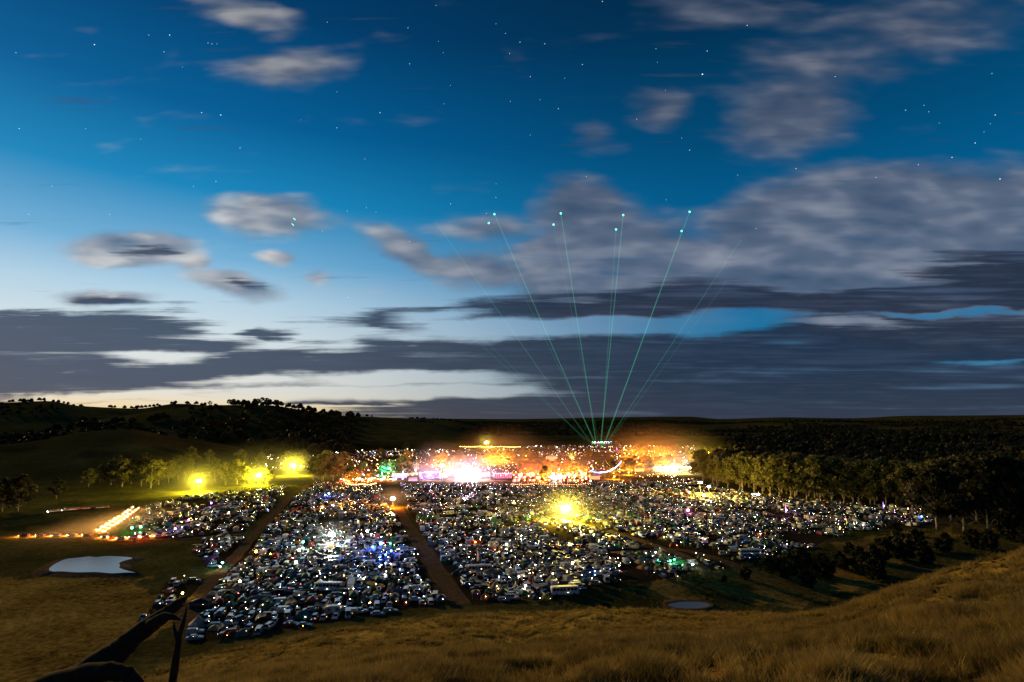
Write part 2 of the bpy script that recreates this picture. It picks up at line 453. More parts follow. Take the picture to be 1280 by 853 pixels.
def new_mat(name):
    m = bpy.data.materials.new(name); m.use_nodes = True
    m.node_tree.nodes.clear()
    N = NT(m.node_tree)
    b = N.n.new('ShaderNodeBsdfPrincipled')
    o = N.n.new('ShaderNodeOutputMaterial')
    N.l.new(b.outputs[0], o.inputs[0])
    return m, N, b
def texco(N, which='Object'):
    return N.n.new('ShaderNodeTexCoord').outputs[which]
def geo_pos(N):
    return N.n.new('ShaderNodeNewGeometry').outputs['Position']
def bump(N, b, h, strength=0.5, dist=0.1):
    n = N.n.new('ShaderNodeBump'); n.inputs['Strength'].default_value = strength; n.inputs['Distance'].default_value = dist
    N.l.new(h, n.inputs['Height']); N.l.new(n.outputs[0], b.inputs['Normal'])

def mat_ground():
    m, N, b = new_mat('ground_cover')
    p = geo_pos(N)
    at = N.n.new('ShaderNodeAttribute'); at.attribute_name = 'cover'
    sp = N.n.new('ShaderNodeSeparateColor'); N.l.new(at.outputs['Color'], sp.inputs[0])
    big = N.noise(p, 0.035, 5, 0.6); mid = N.noise(p, 0.5, 5, 0.65); fin = N.noise(p, 4.0, 4, 0.7); far = N.noise(p, 0.006, 6, 0.6)
    t = N.math('ADD', N.math('MULTIPLY', big, 0.5), N.math('MULTIPLY', mid, 0.5))
    pasture = N.ramp(t, [(0.34, (0.030, 0.032, 0.010, 1)), (0.50, (0.075, 0.072, 0.022, 1)), (0.66, (0.17, 0.145, 0.045, 1))])
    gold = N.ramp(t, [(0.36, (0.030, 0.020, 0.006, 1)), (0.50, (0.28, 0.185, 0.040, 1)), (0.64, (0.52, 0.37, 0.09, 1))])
    soil = N.ramp(t, [(0.35, (0.022, 0.017, 0.010, 1)), (0.65, (0.058, 0.044, 0.024, 1))])
    wood = N.ramp(far, [(0.35, (0.020, 0.023, 0.008, 1)), (0.65, (0.075, 0.072, 0.022, 1))])
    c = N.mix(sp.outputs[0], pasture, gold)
    c = N.mix(sp.outputs[1], c, soil)
    c = N.mix(sp.outputs[2], c, wood)
    c = N.mix(0.6, c, N.ramp(fin, [(0.3, (0.35, 0.35, 0.35, 1)), (0.7, (1.35, 1.35, 1.35, 1))]), 'MULTIPLY')
    N.l.new(c, b.inputs['Base Color'])
    b.inputs['Roughness'].default_value = 0.95
    b.inputs['Specular IOR Level'].default_value = 0.0
    bump(N, b, N.math('ADD', N.math('MULTIPLY', mid, 0.6), N.math('MULTIPLY', fin, 0.25)), 0.9, 0.8)
    return m
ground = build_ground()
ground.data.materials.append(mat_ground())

# ---- dirt tracks: sheets a few centimetres above the ground
def mat_track():
    m, N, b = new_mat('dirt_track')
    p = geo_pos(N)
    t = N.noise(p, 0.6, 5, 0.65); f = N.noise(p, 3.0, 4, 0.7)
    c = N.ramp(N.math('ADD', N.math('MULTIPLY', t, 0.6), N.math('MULTIPLY', f, 0.4)), [(0.36, (0.055, 0.036, 0.019, 1)), (0.5, (0.12, 0.080, 0.042, 1)), (0.64, (0.20, 0.14, 0.075, 1))])
    N.l.new(c, b.inputs['Base Color']); b.inputs['Roughness'].default_value = 0.95; b.inputs['Specular IOR Level'].default_value = 0.0
    bump(N, b, t, 0.6, 0.25)
    return m
MT = mat_track()
def resample(pts, step):
    out = [pts[0]]
    for (x1, y1), (x2, y2) in zip(pts[:-1], pts[1:]):
        n = max(1, int(math.hypot(x2 - x1, y2 - y1) / step))
        out += [(x1 + (x2 - x1) * k / n, y1 + (y2 - y1) * k / n) for k in range(1, n + 1)]
    return out
for name, (pts, w) in TRKG.items():
    pp = resample(pts, 3.0); n = len(pp)
    # round the corners
    for _ in range(6):
        pp = [pp[0]] + [((pp[i - 1][0] + pp[i][0] * 2 + pp[i + 1][0]) / 4, (pp[i - 1][1] + pp[i][1] * 2 + pp[i + 1][1]) / 4) for i in range(1, n - 1)] + [pp[-1]]
    vs = []; K = 6
    for i, (x, y) in enumerate(pp):
        a = pp[max(i - 1, 0)]; c = pp[min(i + 1, n - 1)]
        dx, dy = c[0] - a[0], c[1] - a[1]; L = math.hypot(dx, dy) + 1e-9
        ww = w * (0.85 + 0.4 * float(vnoise(i / 4.0, 3.3, 8)))
        for k in range(K + 1):
            s = (k / K - 0.5) * ww + (0.5 * (float(vnoise(i / 1.5, k * 9.0, 4)) - 0.5) if k in (0, K) else 0)
            vx, vy = x - dy / L * s, y + dx / L * s
            vs.append((vx, vy))
    V = np.array(vs); zz = H(V[:, 0], V[:, 1]) + 0.10
    me = bpy.data.meshes.new('dirt_track')
    me.from_pydata([(a[0], a[1], float(c)) for a, c in zip(vs, zz)], [],
                   [(i * (K + 1) + k, i * (K + 1) + k + 1, (i + 1) * (K + 1) + k + 1, (i + 1) * (K + 1) + k) for i in range(n - 1) for k in range(K)])
    me.materials.append(MT); me.update()
    for p_ in me.polygons: p_.use_smooth = True
    o = bpy.data.objects.new('dirt_track', me); C.objects.link(o); o['kind'] = 'structure'

# ---- ponds
def mat_water():
    m, N, b = new_mat('pond_water')
    p = geo_pos(N)
    b.inputs['Base Color'].default_value = (0.02, 0.03, 0.04, 1)
    b.inputs['Roughness'].default_value = 0.06
    b.inputs['IOR'].default_value = 1.33
    bump(N, b, N.noise(p, 0.9, 3, 0.6), 0.10, 0.05)
    return m
MW = mat_water()
def pond(px_pts, z):
    P = [gp(x, y, z) for x, y in px_pts]
    n = len(P); Q = []
    for i in range(n):                     # Catmull-Rom round the bank
        p0, p1, p2, p3 = P[i - 1], P[i], P[(i + 1) % n], P[(i + 2) % n]
        for k in range(6):
            t = k / 6
            Q.append(tuple(0.5 * ((2 * p1[j]) + (-p0[j] + p2[j]) * t + (2 * p0[j] - 5 * p1[j] + 4 * p2[j] - p3[j]) * t * t + (-p0[j] + 3 * p1[j] - 3 * p2[j] + p3[j]) * t ** 3) for j in (0, 1)))
    bm = bmesh.new()
    f = bm.faces.new([bm.verts.new((x, y, z)) for x, y in Q])
    if f.normal.z < 0: f.normal_flip()
    bmesh.ops.triangulate(bm, faces=bm.faces[:])
    me = bpy.data.meshes.new('pond_water'); bm.to_mesh(me); bm.free()
    me.materials.append(MW)
    o = bpy.data.objects.new('pond_water', me); C.objects.link(o); o['kind'] = 'structure'
    # muddy bank: from just above the water down to the ground outside it
    cx_ = sum(p[0] for p in Q) / len(Q); cy_ = sum(p[1] for p in Q) / len(Q); rg = [[], [], []]
    for i, (x, y) in enumerate(Q):
        dx, dy = x - cx_, y - cy_; L = math.hypot(dx, dy); dx, dy = dx / L, dy / L; w_ = 1.4 + 1.6 * float(vnoise(i / 5.0, 1.0, 6))
        rg[0].append((x - dx * .3, y - dy * .3, z + .02)); rg[1].append((x + dx * w_ * .5, y + dy * w_ * .5, z + .22)); X_, Y_ = x + dx * (w_ + 3.5), y + dy * (w_ + 3.5)
        rg[2].append((X_, Y_, min(hz(X_, Y_) - .1, z)))
    k = len(Q); me = bpy.data.meshes.new('pond_bank')
    me.from_pydata(rg[0] + rg[1] + rg[2], [], [(a * k + i, a * k + (i + 1) % k, (a + 1) * k + (i + 1) % k, (a + 1) * k + i) for a in (0, 1) for i in range(k)])
    me.materials.append(MT); me.update(); b_ = bpy.data.objects.new('pond_bank', me); C.objects.link(b_); b_['kind'] = 'structure'
    return Q
Q1 = pond([(60, 712), (66, 706), (76, 701), (84, 698.5), (98, 697), (112, 695.5), (120, 696.3), (134, 695), (150, 695.6), (163, 696.5), (166, 698.5), (156, 701), (150, 704), (151, 707), (150, 710), (160, 713), (172, 716), (158, 716), (140, 717), (120, 715.5), (96, 715.8), (76, 714.6), (66, 715)], 0.95)
Q2 = pond([(834, 756), (848, 752.5), (868, 752), (884, 754), (887, 758), (870, 761), (845, 760)], -3.75)

# ------------------------------------------------------------------ mesh helper
class MB:
    def __init__(s):
        s.v = []; s.f = []; s.m = []; s.c = []
    def add(s, vs, fs, mat=0, tint=None):
        b = len(s.v); s.v += [tuple(v) for v in vs]; s.f += [tuple(b + i for i in f) for f in fs]
        s.m += [mat] * len(fs)
    def box(s, x0, x1, y0, y1, z0, z1, mat=0):
        s.add([(x0, y0, z0), (x1, y0, z0), (x1, y1, z0), (x0, y1, z0), (x0, y0, z1), (x1, y0, z1), (x1, y1, z1), (x0, y1, z1)],
              [(0, 3, 2, 1), (4, 5, 6, 7), (0, 1, 5, 4), (1, 2, 6, 5), (2, 3, 7, 6), (3, 0, 4, 7)], mat)
    def hexa(s, lo, hi, mat=0, caps=True):
        """lo and hi: four corners each"""
        f = [(0, 1, 5, 4), (1, 2, 6, 5), (2, 3, 7, 6), (3, 0, 4, 7)]
        if caps: f += [(3, 2, 1, 0), (4, 5, 6, 7)]
        s.add(list(lo) + list(hi), f, mat)
    def rings(s, rings, mat=0, caps=True, closed=True):
        n = len(rings[0]); vs = [p for r in rings for p in r]; fs = []
        for i in range(len(rings) - 1):
            for k in range(n if closed else n - 1):
                k2 = (k + 1) % n
                fs.append((i * n + k, i * n + k2, (i + 1) * n + k2, (i + 1) * n + k))
        if caps:
            fs.append(tuple(range(n))[::-1]); fs.append(tuple((len(rings) - 1) * n + k for k in range(n)))
        s.add(vs, fs, mat)
    def tube(s, pts, rad, n=6, mat=0, caps=True):
        pts = [Vector(p) for p in pts]
        if not hasattr(rad, '__len__'): rad = [rad] * len(pts)
        rr = []
        for i, p in enumerate(pts):
            t = (pts[min(i + 1, len(pts) - 1)] - pts[max(i - 1, 0)]).normalized()
            u = t.cross(Vector((0, 0, 1)) if abs(t.z) < 0.9 else Vector((1, 0, 0))).normalized(); w = t.cross(u)
            rr.append([p + (u * math.cos(2 * pi * k / n) + w * math.sin(2 * pi * k / n)) * rad[i] for k in range(n)])
        s.rings(rr, mat, caps)
    def disc_y(s, x, z, y0, y1, r, n=10, mat=0):
        s.rings([[(x + r * math.cos(2 * pi * k / n), y, z + r * math.sin(2 * pi * k / n)) for k in range(n)] for y in (y0, y1)], mat)
    def ball(s, c, r, nu=8, nv=5, mat=0):
        rr = []
        for i in range(1, nv):
            a = pi * i / nv
            rr.append([(c[0] + r * math.sin(a) * math.cos(2 * pi * k / nu), c[1] + r * math.sin(a) * math.sin(2 * pi * k / nu), c[2] - r * math.cos(a)) for k in range(nu)])
        s.rings(rr, mat)
    def mesh(s, name, mats, smooth=False):
        me = bpy.data.meshes.new(name)
        me.from_pydata([tuple(v) for v in s.v], [], s.f)
        for m in (mats if isinstance(mats, (list, tuple)) else [mats]): me.materials.append(m)
        me.polygons.foreach_set('material_index', s.m)
        if smooth: me.polygons.foreach_set('use_smooth', [True] * len(s.f))
        me.update()
        return me

def obj(name, me, parent=None, loc=(0, 0, 0), rz=0.0):
    o = bpy.data.objects.new(name, me); C.objects.link(o)
    o.location = loc; o.rotation_euler = (0, 0, rz)
    if parent is not None: o.parent = parent
    return o
def tag(o, label, cat, group=None):
    o['label'] = label; o['category'] = cat
    if group: o['group'] = group
    return o
def dup(src, loc, rz=0.0, scale=1.0):
    r = src.copy(); C.objects.link(r); r.location = loc; r.rotation_euler = (0, 0, rz)
    r.scale = (scale,) * 3 if not hasattr(scale, '__len__') else scale
    for ch in KIDS.get(src.name, ()):
        c = ch.copy(); C.objects.link(c); c.parent = r
        for g in KIDS.get(ch.name, ()):
            d = g.copy(); C.objects.link(d); d.parent = c
    return r
KIDS = {}

# ------------------------------------------------------------------ materials
def simple(name, col, rough=0.6, metal=0.0, spec=0.5, grain=0.12, scale=8.0):
    m, N, b = new_mat(name)
    n = N.noise(texco(N), scale, 3, 0.6)
    c = N.mix(1.0, tuple(col) + (1,), N.ramp(n, [(0.3, (1 - grain,) * 3 + (1,)), (0.7, (1 + grain,) * 3 + (1,))]), 'MULTIPLY')
    N.l.new(c, b.inputs['Base Color'])
    b.inputs['Roughness'].default_value = rough; b.inputs['Metallic'].default_value = metal
    b.inputs['Specular IOR Level'].default_value = spec
    return m
def tinted(name, rough, coat=0.0, metal=0.0, translucent=0.0, attr=None, grain=0.1, spec=0.5):
    """colour of the individual thing comes from the object (or, in merged far masses, from its own faces)"""
    m, N, b = new_mat(name)
    if attr:
        a = N.n.new('ShaderNodeAttribute'); a.attribute_name = attr; col = a.outputs['Color']
    else:
        col = N.n.new('ShaderNodeObjectInfo').outputs['Color']
    n = N.noise(texco(N), 2.2, 4, 0.6)
    c = N.mix(1.0, col, N.ramp(n, [(0.3, (1 - grain,) * 3 + (1,)), (0.7, (1 + grain,) * 3 + (1,))]), 'MULTIPLY')
    N.l.new(c, b.inputs['Base Color'])
    b.inputs['Roughness'].default_value = rough; b.inputs['Metallic'].default_value = metal
    b.inputs['Coat Weight'].default_value = coat; b.inputs['Coat Roughness'].default_value = 0.05
    b.inputs['Specular IOR Level'].default_value = spec
    if translucent:
        t = N.n.new('ShaderNodeBsdfTranslucent'); N.l.new(c, t.inputs[0])
        mx = N.n.new('ShaderNodeMixShader'); mx.inputs[0].default_value = translucent
        N.l.new(b.outputs[0], mx.inputs[1]); N.l.new(t.outputs[0], mx.inputs[2])
        out = [x for x in N.n if x.type == 'OUTPUT_MATERIAL'][0]
        N.l.new(mx.outputs[0], out.inputs[0])
    return m
def emit(name, col, s, sample=True):
    m = bpy.data.materials.new(name); m.use_nodes = True
    t = m.node_tree; t.nodes.clear(); N = NT(t)
    e = t.nodes.new('ShaderNodeEmission'); e.inputs[0].default_value = tuple(col) + (1,); e.inputs[1].default_value = s
    o = t.nodes.new('ShaderNodeOutputMaterial'); t.links.new(e.outputs[0], o.inputs[0])
    if not sample: m.cycles.emission_sampling = 'NONE'
    return m

M = dict(
    paint=tinted('car_paint', 0.28, 0.9, 0.25), paint_far=tinted('car_paint_far', 0.28, 0.9, 0.25, attr='tint'),
    panel=tinted('caravan_panel', 0.42, 0.3), fabric=tinted('tent_fabric', 0.62, 0, 0, 0.35, grain=0.16), fabric_far=tinted('tent_fabric_far', 0.7, 0, 0, 0.35, attr='tint', grain=0.16),
    glass=simple('car_glass', (0.015, 0.018, 0.02), 0.06, 0, 0.8, 0.05), rubber=simple('tyre_rubber', (0.012, 0.012, 0.012), 0.8), rim=simple('alloy', (0.45, 0.45, 0.46), 0.3, 0.8),
    trim=simple('dark_trim', (0.02, 0.02, 0.022), 0.5), lens=simple('lamp_lens', (0.75, 0.76, 0.78), 0.08, 0, 0.9), tail=simple('tail_lens', (0.35, 0.01, 0.01), 0.2),
    steel=simple('galvanised_steel', (0.36, 0.37, 0.38), 0.45, 0.7), black=simple('black_cloth', (0.014, 0.014, 0.016), 0.8), canvas=simple('white_canvas', (0.62, 0.60, 0.55), 0.8),
    wood=simple('weathered_wood', (0.07, 0.052, 0.036), 0.9, 0, 0.2, 0.35, 3.0), bark=simple('gum_bark', (0.20, 0.17, 0.13), 0.9, 0, 0.2, 0.45, 1.6), darkbark=simple('dead_bark', (0.030, 0.024, 0.018), 0.95, 0, 0.1, 0.4, 2.0),
    palebark=simple('pale_gum_bark', (0.50, 0.46, 0.38), 0.85, 0, 0.2, 0.3, 1.2),
)
M['trim_tent'] = simple('tent_mesh_door', (0.05, 0.05, 0.055), 0.9)
HEAD = emit('headlight_on', (1.0, 0.62, 0.25), 500.0)
HEADW = emit('headlight_white_on', (0.9, 0.95, 1.0), 200.0)
TAILON = emit('tail_light_on', (1.0, 0.05, 0.02), 12.0)

# ------------------------------------------------------------------ vehicles (x = forwards, wheels on z = 0)
def car_parts(kind):
    """(body, windscreen, rear_window, side windows, wheel, wheel places, lamps) of one kind of vehicle"""
    P = dict(
        hatch=dict(L=4.1, W=1.72, zw=0.92, zr=1.46, hood=0.95, f0=1.05, f1=0.42, r1=-1.62, r0=-1.95, nose=0.72, tail=0.90),
        sedan=dict(L=4.6, W=1.78, zw=0.93, zr=1.44, hood=0.92, f0=0.95, f1=0.30, r1=-1.05, r0=-1.62, nose=0.70, tail=0.95),
        wagon=dict(L=4.75, W=1.80, zw=0.95, zr=1.50, hood=0.94, f0=1.05, f1=0.45, r1=-2.05, r0=-2.28, nose=0.72, tail=0.94),
        four=dict(L=4.8, W=1.92, zw=1.18, zr=1.86, hood=1.16, f0=1.05, f1=0.62, r1=-2.18, r0=-2.32, nose=0.98, tail=1.18),
        ute=dict(L=5.2, W=1.88, zw=1.12, zr=1.76, hood=1.10, f0=1.20, f1=0.72, r1=-0.45, r0=-0.62, nose=0.95, tail=1.10),
        van=dict(L=4.9, W=1.88, zw=1.12, zr=1.98, hood=1.10, f0=2.02, f1=1.42, r1=-2.33, r0=-2.42, nose=0.92, tail=1.12),
        camper=dict(L=5.4, W=1.98, zw=1.25, zr=2.55, hood=1.20, f0=2.25, f1=1.65, r1=-2.60, r0=-2.66, nose=1.0, tail=1.25),
    )[kind]
    L, W, zw, zr = P['L'], P['W'], P['zw'], P['zr']; w = W / 2; hl = L / 2; zb = 0.24 if kind not in ('four', 'ute') else 0.36
    b = MB()
    st = [(hl, P['nose'] * 0.80, 0.80), (hl - 0.12, P['nose'], 0.90), (hl - 0.55, P['nose'] + (P['hood'] - P['nose']) * 0.5, 0.97), (P['f0'] + 0.02, P['hood'], 1.0), (0.0, zw, 1.0), (P['r0'], zw + 0.01, 1.0), (-hl + 0.18, P['tail'], 0.96), (-hl, P['tail'] * 0.82, 0.86)]
    rr = []
    for x, zt, k in st:
        zb_ = zb + (0.08 if abs(x) > hl - 0.05 else 0)
        rr.append([(x, -w * k * 0.94, zb_), (x, w * k * 0.94, zb_), (x, w * k, zb_ + 0.22), (x, w * k, zt - 0.14), (x, w * k * 0.90, zt), (x, -w * k * 0.90, zt), (x, -w * k, zt - 0.14), (x, -w * k, zb_ + 0.22)])
    b.rings(rr, 0)
    # roof and pillars: painted frame round the glass
    wb, wt = w * 0.90, w * 0.74 if kind not in ('van', 'camper') else w * 0.86
    f0, f1, r1, r0 = P['f0'], P['f1'], P['r1'], P['r0']
    b.hexa([(r1 - .02, -wt, zr - .05), (f1 + .02, -wt, zr - .05), (f1 + .02, wt, zr - .05), (r1 - .02, wt, zr - .05)],
           [(r1 + .06, -wt * .92, zr + .01), (f1 - .06, -wt * .92, zr + .01), (f1 - .06, wt * .92, zr + .01), (r1 + .06, wt * .92, zr + .01)], 0)
    for sgn in (-1, 1):
        for xa, xb in ((f0, f1), (r0, r1), ((f0 + r0) / 2 + .05, (f1 + r1) / 2 + .05)):
            b.tube([(xa, sgn * wb, zw - .02), (xb, sgn * wt, zr - .03)], 0.045, 4, 0)
    panelled = kind in ('van', 'camper')
    if panelled:   # solid rear flanks
        xm0, xm1 = 0.75, 0.62
        for sgn in (-1, 1):
            y0, y1 = (wb * sgn, wt * sgn)
            b.hexa([(r0, y0 * .97, zw - .02), (xm0, y0 * .97, zw - .02), (xm0, y0 * 1.005, zw - .02), (r0, y0 * 1.005, zw - .02)],
                   [(r1, y1 * .97, zr - .04), (xm1, y1 * .97, zr - .04), (xm1, y1 * 1.005, zr - .04), (r1, y1 * 1.005, zr - .04)], 0)
    if kind == 'ute':   # tray with canopy
        b.hexa([(-hl + .05, -w * .95, zw), (-0.8, -w * .95, zw), (-0.8, w * .95, zw), (-hl + .05, w * .95, zw)],
               [(-hl + .22, -w * .86, zr - .02), (-0.8, -w * .86, zr + .02), (-0.8, w * .86, zr + .02), (-hl + .22, w * .86, zr - .02)], 0)
    b.box(hl - .03, hl + .06, -w * .84, w * .84, zb + .02, zb + .22, 1)      # bumpers
    b.box(-hl - .06, -hl + .03, -w * .84, w * .84, zb + .04, zb + .26, 1)
    if kind in ('four', 'wagon'):
        for sgn in (-1, 1): b.tube([(f1 - .25, sgn * wt * .8, zr + .08), (r1 + .25, sgn * wt * .8, zr + .08)], 0.03, 4, 1)
    for sgn in (-1, 1): b.box(f0 - .12, f0 + .06, sgn * w * .98, sgn * w * 1.12, zw + .02, zw + .16, 1)   # mirrors
    ws = MB(); ws.add([(f0, -wb * .97, zw - .01), (f0, wb * .97, zw - .01), (f1, wt * .95, zr - .05), (f1, -wt * .95, zr - .05)], [(0, 1, 2, 3)])
    ws.add([(f0 - .04, -wb * .97, zw - .01), (f0 - .04, wb * .97, zw - .01), (f1 - .04, wt * .95, zr - .05), (f1 - .04, -wt * .95, zr - .05)], [(3, 2, 1, 0)])
    rw = MB(); rw.add([(r0, wb * .95, zw), (r0, -wb * .95, zw), (r1, -wt * .95, zr - .05), (r1, wt * .95, zr - .05)], [(0, 1, 2, 3)])
    rw.add([(r0 + .04, wb * .95, zw), (r0 + .04, -wb * .95, zw), (r1 + .04, -wt * .95, zr - .05), (r1 + .04, wt * .95, zr - .05)], [(3, 2, 1, 0)])
    sides = []
    xr0, xr1 = (0.82, 0.70) if panelled else (r0 + .06, r1 + .02)
    for sgn in (-1, 1):
        sw = MB(); q = [(xr0, sgn * wb * .99, zw), (f0 - .06, sgn * wb * .99, zw), (f1 - .02, sgn * wt * .985, zr - .06), (xr1, sgn * wt * .985, zr - .06)]
        q2 = [(x, y - sgn * .04, z) for x, y, z in q]
        sw.add(q + q2, [(0, 1, 2, 3) if sgn < 0 else (3, 2, 1, 0), (7, 6, 5, 4) if sgn < 0 else (4, 5, 6, 7)])
        sides.append(sw)
    wr = 0.31 if kind in ('hatch', 'sedan', 'wagon') else 0.38
    wheel = MB(); wheel.disc_y(0, 0, -.11, .11, wr, 12, 0)
    rim = MB(); rim.disc_y(0, 0, -.118, .118, wr * .62, 10, 0)
    ax = hl - 0.82
    wp = [(sx * ax * (1.0 if sx > 0 else .96), sy * (w - .13), wr) for sx in (-1, 1) for sy in (-1, 1)]
    hlm = MB(); hlm.box(-.03, .035, -.17, .17, -.075, .075)
    tlm = MB(); tlm.box(-.035, .03, -.12, .12, -.10, .10)
    return dict(body=b, ws=ws, rw=rw, sides=sides, wheel=wheel, rim=rim, wp=wp, hl=hlm, tl=tlm,
                hp=[(hl - .02, s * w * .62, P['nose'] * .86) for s in (-1, 1)], tp=[(-hl + .01, s * w * .70, P['tail'] * .84) for s in (-1, 1)], wr=wr, P=P)

def make_car(kind, name, lit=None):
    """a vehicle with its parts; lit swaps the lamp lenses for burning ones"""
    p = car_parts(kind)
    root = obj(name, p['body'].mesh(kind + '_body', [M['paint'], M['trim']]))
    kids = [obj('windscreen', p['ws'].mesh('windscreen', M['glass']), root), obj('rear_window', p['rw'].mesh('rear_window', M['glass']), root)]
    for s in p['sides']: kids.append(obj('side_window', s.mesh('side_window', M['glass']), root))
    wm, rm = p['wheel'].mesh('wheel', M['rubber']), p['rim'].mesh('rim', M['rim'])
    for q in p['wp']:
        w = obj('wheel', wm, root, q); kids.append(w); KIDS[w.name] = [obj('rim', rm, w)]
    hm = p['hl'].mesh('headlight', {None: M['lens'], 'amber': HEAD, 'white': HEADW}[lit]); tm = p['tl'].mesh('tail_light', M['tail'] if lit is None else TAILON)
    for q in p['hp']: kids.append(obj('headlight', hm, root, q))
    for q in p['tp']: kids.append(obj('tail_light', tm, root, q))
    KIDS[root.name] = kids
    return root
def merged_car(kind, name):
    """the same vehicle as a single mesh, for places where its parts are too small to see"""
    p = car_parts(kind); b = p['body']
    for s in (p['ws'], p['rw'], *p['sides']): b.add(s.v, s.f, 2)
    for q in p['wp']: b.disc_y(q[0], q[2], q[1] - .11, q[1] + .11, p['wr'], 8, 3)
    for q in p['hp']: b.box(q[0] - .03, q[0] + .035, q[1] - .17, q[1] + .17, q[2] - .07, q[2] + .07, 4)
    return obj(name, b.mesh(kind + '_whole', [M['paint'], M['trim'], M['glass'], M['rubber'], M['lens']]))

def make_caravan(name):
    b = MB()   # side profile extruded: box body with rounded ends
    prof = [(-2.5, .45), (2.2, .45), (2.55, .75), (2.5, 1.5), (2.1, 2.35), (1.7, 2.52), (-2.2, 2.52), (-2.5, 2.3)]
    b.rings([[(x, y, z) for x, z in prof] for y in (-1.12, 1.12)][::-1], 0)
    b.box(-1.9, 1.4, -.95, .95, 2.51, 2.60, 0)
    b.tube([(2.5, 0, .5), (3.6, 0, .48)], .06, 5, 1)
    root = obj(name, b.mesh('caravan_body', [M['panel'], M['trim']])); kids = []
    def bx(nm, x0, x1, y0, y1, z0, z1, mt): 
        q = MB(); q.box(x0, x1, y0, y1, z0, z1); kids.append(obj(nm, q.mesh(nm, mt), root))
    for sy in (-1, 1):
        a0, a1 = sorted((sy * 1.11, sy * 1.14))
        bx('window', -1.9, -.9, a0, a1, 1.35, 1.95, M['glass']); bx('window', .9, 1.8, a0, a1, 1.35, 1.95, M['glass'])
        bx('stripe', -2.45, 2.3, a0 + .004, a1 - .012, .82, .98, M['trim'])
    bx('door', -.35, .35, -1.15, -1.11, .55, 2.2, M['canvas'])
    bx('window', 2.44, 2.53, -.7, .7, 1.2, 1.75, M['glass'])
    wm = MB(); wm.disc_y(0, 0, -.1, .1, .33, 12)
    wm = wm.mesh('wheel', M['rubber'])
    for x in (-.45, .35):
        for sy in (-1, 1): kids.append(obj('wheel', wm, root, (x, sy * 1.05, .33)))
    KIDS[root.name] = kids
    return root

def make_bus(name):
    b = MB()
    prof = [(-5, .45), (4.9, .45), (5.1, .8), (5.0, 1.9), (4.7, 3.0), (4.3, 3.15), (-4.8, 3.15), (-5.0, 2.9)]
    b.rings([[(x, y, z) for x, z in prof] for y in (1.2, -1.2)], 0)
    root = obj(name, b.mesh('bus_body', [M['panel']])); kids = []
    for sy in (-1, 1):
        for k in range(7):
            q = MB(); a0, a1 = sorted((sy * 1.19, sy * 1.22)); q.box(-4.6 + k * 1.3, -3.5 + k * 1.3, a0, a1, 1.75, 2.65)
            kids.append(obj('window', q.mesh('window', M['glass']), root))
    q = MB(); q.hexa([(5.02, -1.05, 1.5), (5.1, -1.05, 1.5), (5.1, 1.05, 1.5), (5.02, 1.05, 1.5)], [(4.74, -1.05, 2.8), (4.86, -1.05, 2.8), (4.86, 1.05, 2.8), (4.74, 1.05, 2.8)])
    kids.append(obj('windscreen', q.mesh('windscreen', M['glass']), root))
    wm = MB(); wm.disc_y(0, 0, -.14, .14, .48, 12); wm = wm.mesh('wheel', M['rubber'])
    for x in (-3.2, 3.3):
        for sy in (-1, 1): kids.append(obj('wheel', wm, root, (x, sy * 1.1, .48)))
    KIDS[root.name] = kids
    return root

# ------------------------------------------------------------------ tents
def make_dome(name, w, l, h, porch=False):
    """poled dome: fabric sags between four poles, door panel let into one side"""
    b = MB(); n = 16; rr = []
    for t in (0.0, .22, .42, .62, .80, .93):
        a = t * pi / 2; ring = []
        for k in range(n):
            u = 2 * pi * k / n
            sc = 1 - 0.09 * (1 - abs(math.cos(2 * u))) * math.cos(a) - 0.05 * math.sin(2 * a) * (1 - abs(math.cos(2 * u)))
            sq = 1.0 / max(abs(math.cos(u)), abs(math.sin(u))) ** 0.35
            ring.append((math.cos(u) * w / 2 * math.cos(a) ** .8 * sc * sq * .9, math.sin(u) * l / 2 * math.cos(a) ** .8 * sc * sq * .9, h * math.sin(a)))
        rr.append(ring)
    b.rings(rr, 0)
    if porch:
        b.add([(w * .42, -l * .30, .02), (w * .42, l * .30, .02), (w * .80, l * .22, .02), (w * .80, -l * .22, .02), (w * .18, -l * .12, h * .86), (w * .18, l * .12, h * .86), (w * .62, 0, h * .56)],
              [(0, 3, 6, 4), (1, 5, 6, 2), (3, 2, 6), (4, 6, 5)], 0)
    root = obj(name, b.mesh('dome_fly', M['fabric'], False))
    x0 = w * (.80 if porch else .485)
    d = MB(); d.add([(x0 * 1.01, -.42, .05), (x0 * 1.01, .42, .05), (x0 * .92 if not porch else x0 * .90, .22, h * .46), (x0 * .92 if not porch else x0 * .90, -.22, h * .46)], [(0, 1, 2, 3)])
    d.add([(x0 * .99, -.42, .05), (x0 * .99, .42, .05), (x0 * .89, .22, h * .46), (x0 * .89, -.22, h * .46)], [(3, 2, 1, 0)])
    KIDS[root.name] = [obj('door', d.mesh('door', M['trim_tent']), root)]
    pl = MB()
    for u0 in (pi / 4, 3 * pi / 4):
        pl.tube([(math.cos(u0) * w * .50 * math.cos(a) ** .8 * 1.06, math.sin(u0) * l * .50 * math.cos(a) ** .8 * 1.06, (h + .03) * math.sin(a) + .01) for a in (0, .4, .8, 1.2, 1.5)] +
                [(-math.cos(u0) * w * .50 * math.cos(a) ** .8 * 1.06, -math.sin(u0) * l * .50 * math.cos(a) ** .8 * 1.06, (h + .03) * math.sin(a) + .01) for a in (1.5, 1.2, .8, .4, 0)], .022, 4)
    KIDS[root.name].append(obj('pole', pl.mesh('pole', M['trim']), root))
    return root
